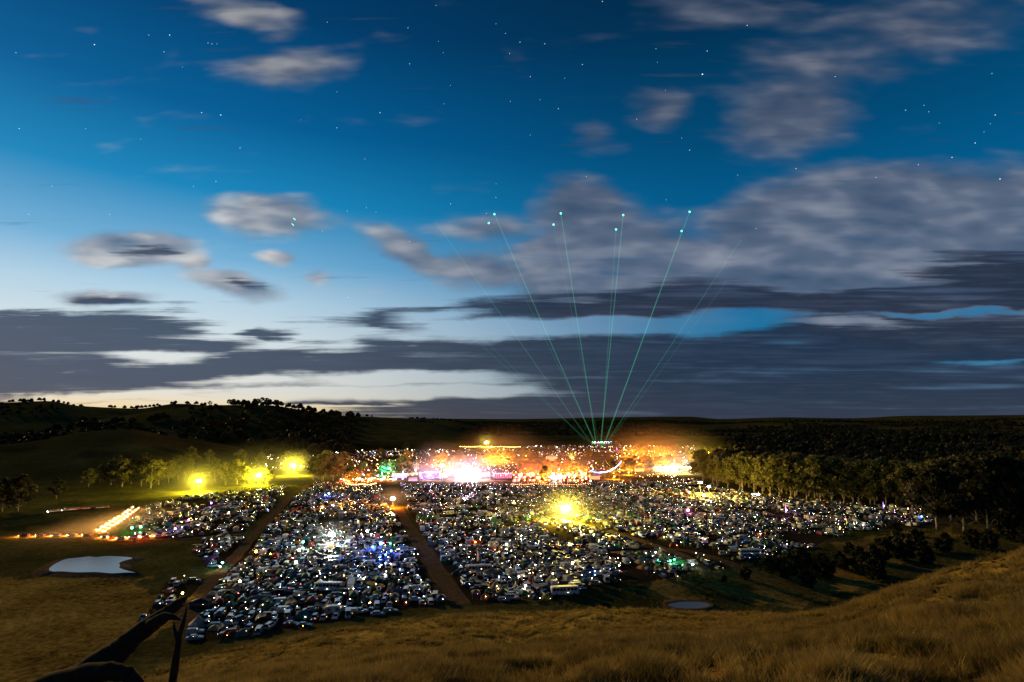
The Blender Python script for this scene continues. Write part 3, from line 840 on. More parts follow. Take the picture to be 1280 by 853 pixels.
def make_cabin(name, w=3.0, l=4.4, h=2.1):
    b = MB(); hw = w / 2; hl = l / 2
    prof = [(-hw, 0), (hw, 0), (hw * .9, h * .68), (hw * .45, h * .93), (0, h), (-hw * .45, h * .93), (-hw * .9, h * .68)]
    b.rings([[(x * k, y, z * (1 if k == 1 else .97)) for x, z in prof] for y, k in ((hl, .94), (hl * .3, 1), (-hl * .3, 1), (-hl, .94))], 0)
    b.add([(-hw * .85, -hl, h * .68), (hw * .85, -hl, h * .68), (hw * .8, -hl - 1.7, h * .9), (-hw * .8, -hl - 1.7, h * .9)], [(0, 3, 2, 1)], 0)
    root = obj(name, b.mesh('cabin_fly', M['fabric'])); kids = []
    for sx in (-1, 1):
        q = MB(); q.tube([(sx * hw * .8, -hl - 1.7, 0), (sx * hw * .8, -hl - 1.7, h * .9)], .03, 5); kids.append(obj('pole', q.mesh('pole', M['steel']), root))
        q = MB(); q.add([(sx * hw * .965, -.7, h * .3), (sx * hw * .965, .7, h * .3), (sx * hw * .925, .7, h * .6), (sx * hw * .925, -.7, h * .6)], [(0, 1, 2, 3)]); kids.append(obj('window', q.mesh('window', M['trim_tent']), root))
    q = MB(); q.box(-.5, .5, -hl - .03, -hl + .01, .05, h * .8); kids.append(obj('door', q.mesh('door', M['trim_tent']), root))
    KIDS[root.name] = kids
    return root
def make_ridge(name, w=2.4, l=3.2, h=1.6):
    b = MB(); hw, hl = w / 2, l / 2; rr = []
    for y, k in ((-hl, .97), (-hl * .4, 1), (hl * .4, 1), (hl, .97)):
        sag = 0.04 if abs(y) < hl else 0
        rr.append([(-hw, y, 0), (hw, y, 0), (hw * .46, y, h * .50 - sag), (0, y, h * k - sag), (-hw * .46, y, h * .50 - sag)])
    b.rings(rr[::-1], 0)
    root = obj(name, b.mesh('ridge_fly', M['fabric']))
    q = MB(); q.add([(-.45, -hl - .02, .02), (.45, -hl - .02, .02), (0, -hl - .02, h * .8)], [(0, 1, 2)])
    r = MB(); r.tube([(0, -hl - .3, 0), (0, -hl, h * .99), (0, hl, h * .99)], .02, 4)
    KIDS[root.name] = [obj('door', q.mesh('door', M['trim_tent']), root), obj('pole', r.mesh('pole', M['steel']), root)]
    return root
def make_bell(name, r=2.5, h=3.0):
    b = MB(); n = 14
    rr = [[(r * k * math.cos(2 * pi * i / n), r * k * math.sin(2 * pi * i / n), z) for i in range(n)] for k, z in ((1, 0), (1, .65), (.62, 1.45), (.30, 2.2), (.03, h))]
    b.rings(rr, 0)
    root = obj(name, b.mesh('bell_canvas', M['fabric']))
    q = MB(); q.hexa([(r * .97, -.45, .02), (r * 1.02, -.45, .02), (r * 1.02, .45, .02), (r * .97, .45, .02)], [(r * .62, -.15, 1.5), (r * .68, -.15, 1.5), (r * .68, .15, 1.5), (r * .62, .15, 1.5)])
    gs = []
    for i in range(7):
        g = MB(); gs.append(g)
        u = 2 * pi * (i + .5) / 7; g.tube([(r * .97 * math.cos(u), r * .97 * math.sin(u), .66), (r * 1.45 * math.cos(u), r * 1.45 * math.sin(u), 0)], .012, 3)
    KIDS[root.name] = [obj('door', q.mesh('door', M['trim_tent']), root)] + [obj('guy_rope', g.mesh('guy_rope', M['canvas']), root) for g in gs]
    return root
def make_gazebo(name, w=3.0, l=3.0, walls=0):
    hw, hl = w / 2, l / 2
    b = MB(); zc, zt = 2.15, 3.0
    base = [(-hw, -hl, zc), (hw, -hl, zc), (hw, hl, zc), (-hw, hl, zc)]; mid = [(-hw * .5, -hl * .5, zc + .48), (hw * .5, -hl * .5, zc + .48), (hw * .5, hl * .5, zc + .48), (-hw * .5, hl * .5, zc + .48)]
    top = [(-.03, -.03, zt), (.03, -.03, zt), (.03, .03, zt), (-.03, .03, zt)]; val = [(x * 1.005, y * 1.005, z - .28) for x, y, z in base]
    b.rings([val, base, mid, top], 0, caps=False); b.add(top, [(0, 1, 2, 3)], 0)
    if walls & 1: b.add([(-hw, hl - .02, .05), (hw, hl - .02, .05), (hw, hl - .02, zc - .2), (-hw, hl - .02, zc - .2)], [(0, 1, 2, 3)], 0)
    if walls & 2: b.add([(-hw + .02, -hl, .05), (-hw + .02, hl, .05), (-hw + .02, hl, zc - .2), (-hw + .02, -hl, zc - .2)], [(0, 1, 2, 3)], 0)
    root = obj(name, b.mesh('gazebo_canopy', M['fabric'])); kids = []
    lm_ = MB(); lm_.box(-.03, .03, -.03, .03, 0, zc - .02); lm_ = lm_.mesh('leg', M['steel'])
    for sx in (-1, 1):
        for sy in (-1, 1): kids.append(obj('leg', lm_, root, (sx * (hw - .04), sy * (hl - .04), 0)))
    KIDS[root.name] = kids
    return root
def make_tarp(name, w=4.0, l=3.2):
    b = MB(); n = 6; g = []
    for i in range(n + 1):
        for j in range(n + 1):
            u, v = i / n * 2 - 1, j / n * 2 - 1
            g.append((u * w / 2, v * l / 2, 2.25 - .9 * max(0, v) ** 1.4 - .18 * (1 - u * u) * (1 - abs(v)) + (.12 * u * v)))
    b.add(g, [(i * (n + 1) + j, (i + 1) * (n + 1) + j, (i + 1) * (n + 1) + j + 1, i * (n + 1) + j + 1) for i in range(n) for j in range(n)], 0)
    root = obj(name, b.mesh('tarp_sheet', M['fabric'], True)); kids = []
    for sx in (-1, 1):
        for sy, z in ((-1, 2.2), (1, 1.4)):
            q = MB(); q.tube([(sx * w / 2, sy * l / 2, 0), (sx * w / 2, sy * l / 2, z)], .025, 4); kids.append(obj('pole', q.mesh('pole', M['steel']), root))
    KIDS[root.name] = kids
    return root

# ------------------------------------------------------------------ trees
def leaf_mat(name, a, b_, trans=0.35):
    m, N, b = new_mat(name)
    oi = N.n.new('ShaderNodeObjectInfo').outputs['Random']
    n = N.noise(texco(N), 1.1, 3, 0.6)
    t = N.math('ADD', N.math('MULTIPLY', n, 0.75), N.math('MULTIPLY', oi, 0.25))
    c = N.ramp(t, [(0.3, tuple(a) + (1,)), (0.62, tuple(b_) + (1,))])
    N.l.new(c, b.inputs['Base Color']); b.inputs['Roughness'].default_value = 0.6; b.inputs['Specular IOR Level'].default_value = 0.25
    tr = N.n.new('ShaderNodeBsdfTranslucent'); N.l.new(c, tr.inputs[0])
    mx = N.n.new('ShaderNodeMixShader'); mx.inputs[0].default_value = trans
    out = [x for x in N.n if x.type == 'OUTPUT_MATERIAL'][0]
    N.l.new(b.outputs[0], mx.inputs[1]); N.l.new(tr.outputs[0], mx.inputs[2]); N.l.new(mx.outputs[0], out.inputs[0])
    return m
LEAF = leaf_mat('lit_gum_leaves', (0.060, 0.064, 0.016), (0.18, 0.17, 0.045))  # yellow floodlight on the trees is partly put into this colour
LEAFD = leaf_mat('unlit_leaves', (0.012, 0.015, 0.006), (0.034, 0.038, 0.013))  # darker leaf copy: the wood's lack of light is in the colour

def quads_mesh(name, cen, nrm_u, nrm_v, mat):
    n = len(cen)
    v = np.stack([cen - nrm_u - nrm_v, cen + nrm_u - nrm_v, cen + nrm_u * .7 + nrm_v, cen - nrm_u * .7 + nrm_v], 1).reshape(-1, 3)
    me = bpy.data.meshes.new(name)
    me.vertices.add(n * 4); me.vertices.foreach_set('co', v.astype(np.float32).ravel())
    me.loops.add(n * 4); me.loops.foreach_set('vertex_index', np.arange(n * 4, dtype=np.int32))
    me.polygons.add(n); me.polygons.foreach_set('loop_start', (np.arange(n) * 4).astype(np.int32))
    me.materials.append(mat); me.update()
    return me
def rand_dirs(n, r):
    a = r.normal(size=(n, 3)); return a / np.linalg.norm(a, axis=1)[:, None]
def make_tree(name, seed, h=20.0, spread=0.30, base=0.30, clumps=11, leaves=170, leaf=0.42, mat=None, bark=None, lean=0.05, fat=1.0):
    r = np.random.default_rng(seed)
    t = MB(); top = h * (0.80 + .05 * r.random())
    lx, ly = (r.random(2) - .5) * 2 * lean * h
    tp = [(lx * k * k + .25 * math.sin(k * 5 + seed) * k, ly * k * k + .2 * math.cos(k * 4 + seed) * k, top * k) for k in (0, .12, .28, .45, .62, .8, 1)]
    tr = [h * q for q in (.026, .019, .016, .013, .010, .006, .002)]
    t.tube(tp, tr, 7)
    cs = []; us = []
    cl = []
    for i in range(clumps):
        k = base + (1 - base) * ((i + .5) / clumps) ** .85
        rad = spread * h * (math.sin(pi * min(1, (k - base + .10) / (1.12 - base))) ** .6) * (.55 + .55 * r.random())
        a = i * 2.4 + seed + r.random() * .6
        c = np.array([lx * k * k + rad * math.cos(a), ly * k * k + rad * math.sin(a), h * (k * .93) + (r.random() - .5) * h * .05])
        s = h * (.085 + .05 * r.random()) * (1.15 - .35 * k) * fat
        cl.append((c, s))
        kb = max(.1, k - .22 - .1 * r.random()); j = np.interp(kb, (0, .12, .28, .45, .62, .8, 1), range(7)); j0 = int(j); f = j - j0
        b0 = np.array(tp[j0]) * (1 - f) + np.array(tp[min(j0 + 1, 6)]) * f
        mid = (b0 * .5 + c * .5) + np.array([0, 0, -h * .015])
        t.tube([tuple(b0), tuple(mid), tuple(c)], [h * .0085, h * .005, h * .0015], 4)
    cl.append((np.array([lx * .9, ly * .9, h * .93]), h * .09))
    for c, s in cl:
        m_ = int(leaves * (.7 + .6 * r.random()))
        d = rand_dirs(m_, r) * (r.random((m_, 1)) ** .45)
        d[:, 2] *= .72
        sub = rand_dirs(5, r) * s * .55
        p = c + d * s * 1.0 + sub[r.integers(0, 5, m_)]
        cs.append(p)
    cen = np.concatenate(cs); n = len(cen)
    u = rand_dirs(n, r); w = np.cross(u, rand_dirs(n, r)); w /= np.linalg.norm(w, axis=1)[:, None] + 1e-9
    sz = leaf * (h / 20) * (.6 + .8 * r.random((n, 1)))
    root = bpy.data.objects.new(name, None); C.objects.link(root)
    k1 = obj('trunk', t.mesh('trunk', bark or M['bark'], True), root)
    k2 = obj('crown', quads_mesh('crown', cen, u * sz, w * sz * .8, mat or LEAF), root)
    KIDS[root.name] = [k1, k2]
    return root

# ------------------------------------------------------------------ scattering of what nobody could count
def scatter(name, pts, scl, rot, sources, kind='stuff', mats=None):
    """points carry the copies: geometry nodes put one of the sources on each"""
    colx = bpy.data.collections.new(name + '_sources')
    for s in sources:
        for c in list(s.users_collection): c.objects.unlink(s)
        colx.objects.link(s)
        s.location = (0, 0, 0)
    me = bpy.data.meshes.new(name)
    me.vertices.add(len(pts)); me.vertices.foreach_set('co', np.asarray(pts, np.float32).ravel())
    a = me.attributes.new('sc', 'FLOAT', 'POINT'); a.data.foreach_set('value', np.asarray(scl, np.float32))
    a = me.attributes.new('rz', 'FLOAT', 'POINT'); a.data.foreach_set('value', np.asarray(rot, np.float32))
    o = bpy.data.objects.new(name, me); C.objects.link(o); o['kind'] = kind
    g = bpy.data.node_groups.new(name, 'GeometryNodeTree')
    g.interface.new_socket('Geometry', in_out='INPUT', socket_type='NodeSocketGeometry')
    g.interface.new_socket('Geometry', in_out='OUTPUT', socket_type='NodeSocketGeometry')
    gi = g.nodes.new('NodeGroupInput'); go = g.nodes.new('NodeGroupOutput')
    ip = g.nodes.new('GeometryNodeInstanceOnPoints'); ci = g.nodes.new('GeometryNodeCollectionInfo')
    ci.inputs['Collection'].default_value = colx; ci.inputs['Separate Children'].default_value = True; ci.inputs['Reset Children'].default_value = True
    na = g.nodes.new('GeometryNodeInputNamedAttribute'); na.data_type = 'FLOAT'; na.inputs['Name'].default_value = 'sc'
    nr = g.nodes.new('GeometryNodeInputNamedAttribute'); nr.data_type = 'FLOAT'; nr.inputs['Name'].default_value = 'rz'
    cx = g.nodes.new('ShaderNodeCombineXYZ')
    g.links.new(gi.outputs[0], ip.inputs['Points']); g.links.new(ci.outputs[0], ip.inputs['Instance'])
    ip.inputs['Pick Instance'].default_value = True
    g.links.new([q for q in nr.outputs if q.enabled][0], cx.inputs[2]); g.links.new(cx.outputs[0], ip.inputs['Rotation'])
    g.links.new([q for q in na.outputs if q.enabled][0], ip.inputs['Scale'])
    g.links.new(ip.outputs[0], go.inputs[0])
    md = o.modifiers.new('scatter', 'NODES'); md.node_group = g
    return o

# ------------------------------------------------------------------ the parked and pitched crowd
COL = {  # own colours of cars
    'white': (.50, .50, .49), 'silver': (.30, .31, .33), 'grey': (.16, .17, .18), 'black': (.018, .018, .02), 'blue': (.03, .08, .28), 'red': (.36, .02, .02),
    'dark green': (.02, .08, .04), 'gold': (.34, .26, .12), 'orange': (.55, .16, .02), 'beige': (.42, .37, .28), 'light blue': (.22, .38, .52), 'maroon': (.14, .015, .03)}
TCOL = {
    'grey': (.24, .25, .26), 'olive': (.13, .14, .06), 'blue': (.05, .12, .30), 'white': (.60, .60, .57), 'green': (.04, .22, .08), 'teal': (.02, .26, .28), 'orange': (.62, .20, .02),
    'yellow': (.66, .50, .04), 'red': (.50, .03, .03), 'beige': (.44, .38, .28), 'navy': (.02, .03, .12), 'purple': (.20, .06, .36), 'pink': (.62, .20, .34), 'black': (.03, .03, .03)}
def pick(w):
    k = list(w); return k[int(rng.choice(len(k), p=np.array(list(w.values())) / sum(w.values())))]
CARW = {'white': 28, 'silver': 20, 'grey': 16, 'black': 13, 'blue': 7, 'red': 6, 'dark green': 2, 'gold': 2, 'orange': 1, 'beige': 3, 'light blue': 2, 'maroon': 2}
VANW = {'white': 70, 'silver': 10, 'beige': 6, 'blue': 4, 'orange': 2, 'red': 2, 'light blue': 4}
DOMW = {'grey': 30, 'olive': 24, 'blue': 7, 'green': 6, 'teal': 4, 'orange': 4, 'yellow': 2.5, 'red': 3.5, 'beige': 14, 'navy': 6, 'purple': 1.2, 'pink': 1, 'white': 4}
GAZW = {'white': 20, 'blue': 12, 'grey': 26, 'green': 12, 'navy': 14, 'red': 3, 'teal': 3, 'orange': 1.5, 'purple': 1, 'black': 4, 'beige': 12}

KINDS = {  # kind: (object name, words for a label, category, weight, colour table, weights, variants, cap)
    'car': ('parked_car', None, 'car', 35), 'four': ('four_wheel_drive', 'four wheel drive', 'four wheel drive', 9), 'ute': ('utility_truck', 'utility truck with canopy', 'truck', 4),
    'van': ('van', 'van', 'van', 6), 'camper': ('camper_van', 'high roofed camper van', 'camper van', 3), 'caravan': ('caravan', 'caravan', 'caravan', 2.2), 'bus': ('bus', 'bus', 'bus', .18),
    'dome': ('dome_tent', 'dome tent', 'tent', 19), 'cabin': ('cabin_tent', 'cabin tent with awning', 'cabin tent', 5), 'ridge': ('ridge_tent', 'ridge tent', 'ridge tent', 3),
    'bell': ('bell_tent', 'bell tent', 'bell tent', 1.2), 'gazebo': ('gazebo', 'gazebo', 'gazebo', 11), 'tarp': ('tarp_shelter', 'tarpaulin shelter', 'tarp shelter', 4)}
SHAPE = {'hatch': 'hatchback', 'sedan': 'sedan', 'wagon': 'station wagon'}

theta = R(10.0)
ux, uy = math.cos(theta), math.sin(theta)
vx_, vy_ = -uy, ux
items = []
def clear_of_tracks(x, y):
    ok = np.ones(np.shape(x), bool)
    for k, (pts, w) in TRKG.items():
        ok &= dseg(x, y, pts) > w / 2 + 2.0
    return ok
gx, gy, gr, ga = [], [], [], []
row = 0; v = 110.0
while v < 780:
    n = 0; u = -500.0 + rng.random() * 3
    while u < 500:
        step = 3.1 + 1.2 * rng.random()
        u += step
        uu = u + (rng.random() - .5) * .5; vv = v + (rng.random() - .5) * 1.5
        gx.append(uu * ux + vv * vx_); gy.append(uu * uy + vv * vy_); gr.append(row); ga.append(0)
    row += 1; v += 4.5 if row % 2 else 5.2
gx, gy, gr = map(np.array, (gx, gy, gr))
zone = np.full(len(gx), -1)
for k, (zn, P) in enumerate(CAMPG.items()):
    zone[inside(P, gx, gy)] = k
ok = (zone >= 0) & clear_of_tracks(gx, gy)
ok &= ((fbm(gx / 26, gy / 26, 3, 91) > 0.29) | (gy < 235))           # clearings
P_ = poly([(170, 665), (160, 640), (360, 604), (344, 640), (300, 670)])
ok &= ~(inside(P_, gx, gy) & (rng.random(len(gx)) < .30))
ok &= ~((np.hypot(gx, gy) > 300) & (rng.random(len(gx)) < .26))
ok &= ~((zone == 4) & (rng.random(len(gx)) < .45))
gx, gy, gr, zone = gx[ok], gy[ok], gr[ok], zone[ok]
gz = H(gx, gy)
kw = {k: v[3] for k, v in KINDS.items()}
clump = fbm(gx / 18, gy / 18, 2, 44)
for i in range(len(gx)):
    w_ = dict(kw)
    if clump[i] > .56: w_['dome'] *= 2.6; w_['gazebo'] *= 1.8; w_['car'] *= .55
    k = pick(w_)
    d = math.hypot(gx[i], gy[i])
    if k == 'car': sh = pick({'hatch': 35, 'sedan': 32, 'wagon': 33}); c = pick(CARW)
    elif k in ('four', 'ute'): sh = k; c = pick(CARW)
    elif k in ('van', 'camper', 'caravan', 'bus'): sh = k; c = pick(VANW)
    elif k == 'gazebo': sh = pick({'g0': 4, 'g1': 3, 'g2': 2}); c = pick(GAZW)
    elif k == 'dome': sh = pick({'d0': 4, 'd1': 3, 'd2': 2}); c = pick(DOMW)
    elif k == 'bell': sh = k; c = pick({'white': 3, 'beige': 5})
    elif k == 'tarp': sh = k; c = pick({'blue': 4, 'grey': 3, 'green': 3, 'olive': 3, 'white': 2, 'orange': 1})
    else: sh = k; c = pick(DOMW)
    rz = theta + (pi / 2 if rng.random() < .72 else 0) + (pi if rng.random() < .5 else 0) + (rng.random() - .5) * .35
    if k in ('dome', 'bell', 'ridge', 'cabin'): rz = rng.random() * 6.28
    items.append(dict(k=k, sh=sh, c=c, x=float(gx[i]), y=float(gy[i]), z=float(gz[i]), d=d, rz=rz, row=int(gr[i]), zone=int(zone[i]), s=.90 + .12 * rng.random()))
# the ones the photograph lets you pick out: (photo px, py, kind, shape, colour, extra turn)
for px, py, k, sh, c, a in [
    (326, 787, 'camper', 'camper', 'white', 1.4), (337, 786, 'four', 'four', 'white', 1.5), (417, 768, 'caravan', 'caravan', 'white', .1), (432, 764, 'car', 'wagon', 'white', .2),
    (410, 739, 'bus', 'bus', 'white', 3.1), (706, 744, 'bus', 'bus', 'white', .15), (606, 749, 'dome', 'd1', 'orange', 1.0), (508, 757, 'dome', 'd0', 'red', 1.0),
    (516, 748, 'dome', 'd1', 'blue', 2.0), (551, 754, 'gazebo', 'g1', 'blue', .3), (690, 728, 'bell', 'bell', 'white', 0.0), (865, 706, 'van', 'van', 'white', .2),
    (822, 712, 'dome', 'd1', 'yellow', .4), (878, 654, 'gazebo', 'g1', 'beige', .1), (968, 688, 'dome', 'd0', 'yellow', 0), (770, 696, 'tarp', 'tarp', 'orange', .1),
    (472, 770, 'car', 'sedan', 'silver', .1), (488, 766, 'car', 'wagon', 'grey', .2), (630, 752, 'car', 'hatch', 'silver', .0), (640, 750, 'four', 'four', 'white', .1),
    (600, 716, 'bus', 'bus', 'silver', .1), (247, 782, 'bell', 'bell', 'white', 0), (250, 760, 'gazebo', 'g2', 'navy', .2), (380, 784, 'car', 'sedan', 'black', .1),
    (350, 744, 'tarp', 'tarp', 'blue', .1), (377, 772, 'dome', 'd2', 'teal', .1), (390, 757, 'gazebo', 'g0', 'pink', .2), (244, 792, 'car', 'wagon', 'white', .3), (243, 800, 'car', 'sedan', 'silver', .3),
    (272, 785, 'car', 'wagon', 'silver', .2), (288, 782, 'car', 'hatch', 'white', .2), (300, 777, 'four', 'four', 'grey', 1.2), (905, 694, 'four', 'four', 'white', .2), (918, 690, 'camper', 'camper', 'white', .1)]:
    x, y, z = px_hit(px, py)
    items = [t for t in items if math.hypot(t['x'] - x, t['y'] - y) > (5.5 if k == 'bus' else 3.4)]
    items.append(dict(k=k, sh=sh, c=c, x=x, y=y, z=z, d=math.hypot(x, y) - 80, rz=a, row=0, zone=0, s=1.0))
print('camp items', len(items))

PROTO = {}
for kind in ('hatch', 'sedan', 'wagon', 'four', 'ute', 'van', 'camper'):
    PROTO[kind] = make_car(kind, 'proto_' + kind)
    PROTO[kind + '_whole'] = merged_car(kind, 'proto_whole_' + kind)
PROTO['caravan'] = make_caravan('proto_caravan'); PROTO['bus'] = make_bus('proto_bus')
PROTO['d0'] = make_dome('proto_d0', 2.6, 2.6, 1.45); PROTO['d1'] = make_dome('proto_d1', 3.6, 3.2, 1.8, True); PROTO['d2'] = make_dome('proto_d2', 4.6, 3.4, 2.0, True)
PROTO['cabin'] = make_cabin('proto_cabin'); PROTO['ridge'] = make_ridge('proto_ridge'); PROTO['bell'] = make_bell('proto_bell')
PROTO['g0'] = make_gazebo('proto_g0'); PROTO['g1'] = make_gazebo('proto_g1', 3.0, 3.0, 1); PROTO['g2'] = make_gazebo('proto_g2', 6.0, 3.0, 3); PROTO['tarp'] = make_tarp('proto_tarp')

def ground_tilt(x, y):
    e = 1.5
    gx_ = (hz(x + e, y) - hz(x - e, y)) / (2 * e); gy_ = (hz(x, y + e) - hz(x, y - e)) / (2 * e)
    return gx_, gy_
items.sort(key=lambda t: t['d'])
CAP = {k: 300 for k in KINDS}
cnt = {k: 0 for k in KINDS}
things, rest_items = [], []
for t in items:
    if cnt[t['k']] >= CAP[t['k']] or (t['k'] in ('gazebo', 'dome', 'car') and cnt[t['k']] >= 300) or t['d'] > 520:
        rest_items.append(t); continue
    cnt[t['k']] += 1
    near = t['d'] < 225
    sh = t['sh'] if near or t['sh'] + '_whole' not in PROTO else t['sh'] + '_whole'
    o = dup(PROTO[sh], (t['x'], t['y'], t['z']), t['rz'], t['s'])
    if t['z'] > 0.6:
        a, b_ = ground_tilt(t['x'], t['y'])
        q = Vector((-a, -b_, 1)).normalized().to_track_quat('Z', 'Y')
        o.rotation_euler = (Vector((0, 0, 1)).rotation_difference(Vector((-a, -b_, 1)).normalized()).to_matrix() @ Matrix.Rotation(t['rz'], 3, 'Z')).to_euler()
    o.name = KINDS[t['k']][0]
    c = (COL if t['k'] in ('car', 'four', 'ute', 'van', 'camper', 'caravan', 'bus') else TCOL)
    c = c.get(t['c']) or COL.get(t['c']) or TCOL[t['c']]
    f = (.85 + .3 * random.random()) * (.72 if t['k'] in ('dome', 'cabin', 'ridge', 'bell', 'gazebo', 'tarp') else 1.0)
    o.color = (c[0] * f, c[1] * f, c[2] * f, 1)
    t['o'] = o
    things.append(t)
print('individuals', cnt, 'rest', len(rest_items))

# labels: what it is, what it stands between, how many rows back from the grass slope
def words_of(t):
    k = t['k']; w = SHAPE[t['sh']] if k == 'car' else KINDS[k][1].split(' with')[0].replace('high roofed ', '')
    if k == 'gazebo' and t['sh'] == 'g2': w = 'long gazebo'
    if k == 'dome' and t['sh'] == 'd2': w = 'large dome tent'
    return t['c'] + ' ' + w
TX = np.array([t['x'] for t in things]); TY = np.array([t['y'] for t in things])
GROUPS = {'car': 'cars parked in the camp rows', 'four': 'four wheel drives in the camp rows', 'ute': 'utility trucks in the camp rows', 'van': 'vans in the camp rows', 'camper': 'camper vans in the camp rows',
          'caravan': 'caravans in the camp', 'bus': 'buses in the camp', 'dome': 'dome tents in the camp', 'cabin': 'cabin tents in the camp', 'ridge': 'ridge tents in the camp', 'bell': 'bell tents in the camp', 'gazebo': 'gazebos in the camp', 'tarp': 'tarpaulin shelters in the camp'}
def side_words(t):
    pts = TRKG['central'][0]
    xc = np.interp(t['y'], [p[1] for p in pts[::-1]], [p[0] for p in pts[::-1]])
    e = t['x'] - xc
    if t['zone'] in (2,): return 'in the far left block'
    if t['zone'] in (3,): return 'near the pond track'
    if t['zone'] in (4,): return 'by the fallen tree'
    s = 'left' if e < 0 else 'right'
    return ('just ' if abs(e) < 25 else 'far ' if abs(e) > 110 else '') + s + ' of the central track'
seen = {}
for i, t in enumerate(things):
    d2 = (TX - t['x']) ** 2 + (TY - t['y']) ** 2; nb = np.argsort(d2)[1:6]
    me_, n1, n2, n3 = words_of(t), words_of(things[nb[0]]), words_of(things[nb[1]]), words_of(things[nb[2]])
    sw = side_words(t)
    def fits(s): return len(s.split()) <= 16
    cand = [f"{me_} beside a {n1}, {sw}", f"{me_} between a {n1} and a {n2}, {sw}", f"{me_} between a {n1} and a {n3}, {sw}", f"{me_} between a {n1} and a {n2}", f"{me_} near a {n2} and a {n3}, {sw}", f"{me_} near a {n2} and a {n3}"]
    cand = [c.replace('a orange', 'an orange').replace('a olive', 'an olive') for c in cand if fits(c)] or [f"{me_} beside a {n1}"]
    lab = next((c for c in cand if c not in seen), cand[0])
    seen[lab] = 1
    tag(t['o'], lab, KINDS[t['k']][2], GROUPS[t['k']])

# ---- the far rest of each kind, merged: nobody could pick these out singly
def lod_car():
    b = MB()
    b.rings([[(x, -.85 * k, .3), (x, .85 * k, .3), (x, .85 * k, zt), (x, -.85 * k, zt)] for x, zt, k in ((2.2, .7, .9), (1.0, .92, 1), (-1.6, .95, 1), (-2.2, .85, .9))], 0)
    b.hexa([(-1.7, -.78, .93), (1.0, -.78, .93), (1.0, .78, .93), (-1.7, .78, .93)], [(-1.4, -.64, 1.4), (.4, -.64, 1.4), (.4, .64, 1.4), (-1.4, .64, 1.4)], 1)
    b.hexa([(-1.42, -.65, 1.40), (.42, -.65, 1.40), (.42, .65, 1.40), (-1.42, .65, 1.40)], [(-1.3, -.6, 1.46), (.3, -.6, 1.46), (.3, .6, 1.46), (-1.3, .6, 1.46)], 0)
    for x in (-1.4, 1.4):
        for y in (-.8, .8): b.disc_y(x, .3, y - .08, y + .08, .3, 6, 2)
    return b
def lod_van():
    b = MB()
    b.rings([[(x, -.95, .35), (x, .95, .35), (x, .95, z1), (x, .88, zt), (x, -.88, zt), (x, -.95, z1)] for x, z1, zt in ((2.5, .8, 1.0), (2.0, 1.1, 1.3), (1.3, 1.8, 2.1), (-2.5, 1.8, 2.1))], 0)
    b.add([(2.02, -.8, 1.32), (2.02, .8, 1.32), (1.36, .75, 2.05), (1.36, -.75, 2.05)], [(0, 1, 2, 3)], 1)
    for x in (-1.6, 1.6):
        for y in (-.88, .88): b.disc_y(x, .33, y - .08, y + .08, .33, 6, 2)
    return b
def from_proto(nm):
    b = MB(); o = PROTO[nm]
    b.v = [tuple(v.co) for v in o.data.vertices]; b.f = [tuple(p.vertices) for p in o.data.polygons]; b.m = [0] * len(b.f)
    return b
def lod_dome():
    b = MB(); n = 8
    b.rings([[(1.5 * c * math.cos(2 * pi * k / n), 1.4 * c * math.sin(2 * pi * k / n), z) for k in range(n)] for c, z in ((1, 0), (.9, .75), (.6, 1.25), (.15, 1.5))], 0)
    return b
def merge(name, tmpl, its, mats, table):
    if not its: return None
    V = np.array(tmpl.v); nv = len(V); lens = np.array([len(f) for f in tmpl.f]); flat = np.concatenate([np.array(f) for f in tmpl.f]); nf = len(lens); nl = len(flat); n = len(its)
    X = np.array([[t['x'], t['y'], t['z']] for t in its]); A = np.array([t['rz'] for t in its]); S = np.array([t.get('s', 1.0) for t in its])
    c, s = np.cos(A)[:, None], np.sin(A)[:, None]
    P = np.stack([(V[None, :, 0] * c - V[None, :, 1] * s) * S[:, None] + X[:, 0:1], (V[None, :, 0] * s + V[None, :, 1] * c) * S[:, None] + X[:, 1:2], V[None, :, 2] * S[:, None] + X[:, 2:3]], -1).reshape(-1, 3)
    me = bpy.data.meshes.new(name)
    me.vertices.add(n * nv); me.vertices.foreach_set('co', P.astype(np.float32).ravel())
    me.loops.add(n * nl); me.loops.foreach_set('vertex_index', (flat[None] + np.arange(n)[:, None] * nv).astype(np.int32).ravel())
    me.polygons.add(n * nf); st = np.concatenate([[0], np.cumsum(lens)[:-1]])
    me.polygons.foreach_set('loop_start', (st[None] + np.arange(n)[:, None] * nl).astype(np.int32).ravel())
    for m in mats: me.materials.append(m)
    me.polygons.foreach_set('material_index', np.tile(np.array(tmpl.m, np.int32), n))
    me.update()
    at = me.color_attributes.new('tint', 'FLOAT_COLOR', 'POINT')
    cc = np.array([list(table.get(t['c'], (.4, .4, .4))) + [1.0] for t in its]) * (0.42 + .4 * rng.random((n, 1)))
    at.data.foreach_set('color', np.repeat(cc, nv, 0).astype(np.float32).ravel())
    o = bpy.data.objects.new(name, me); C.objects.link(o); o['kind'] = 'stuff'
    return o
ALLC = {**TCOL, **COL}
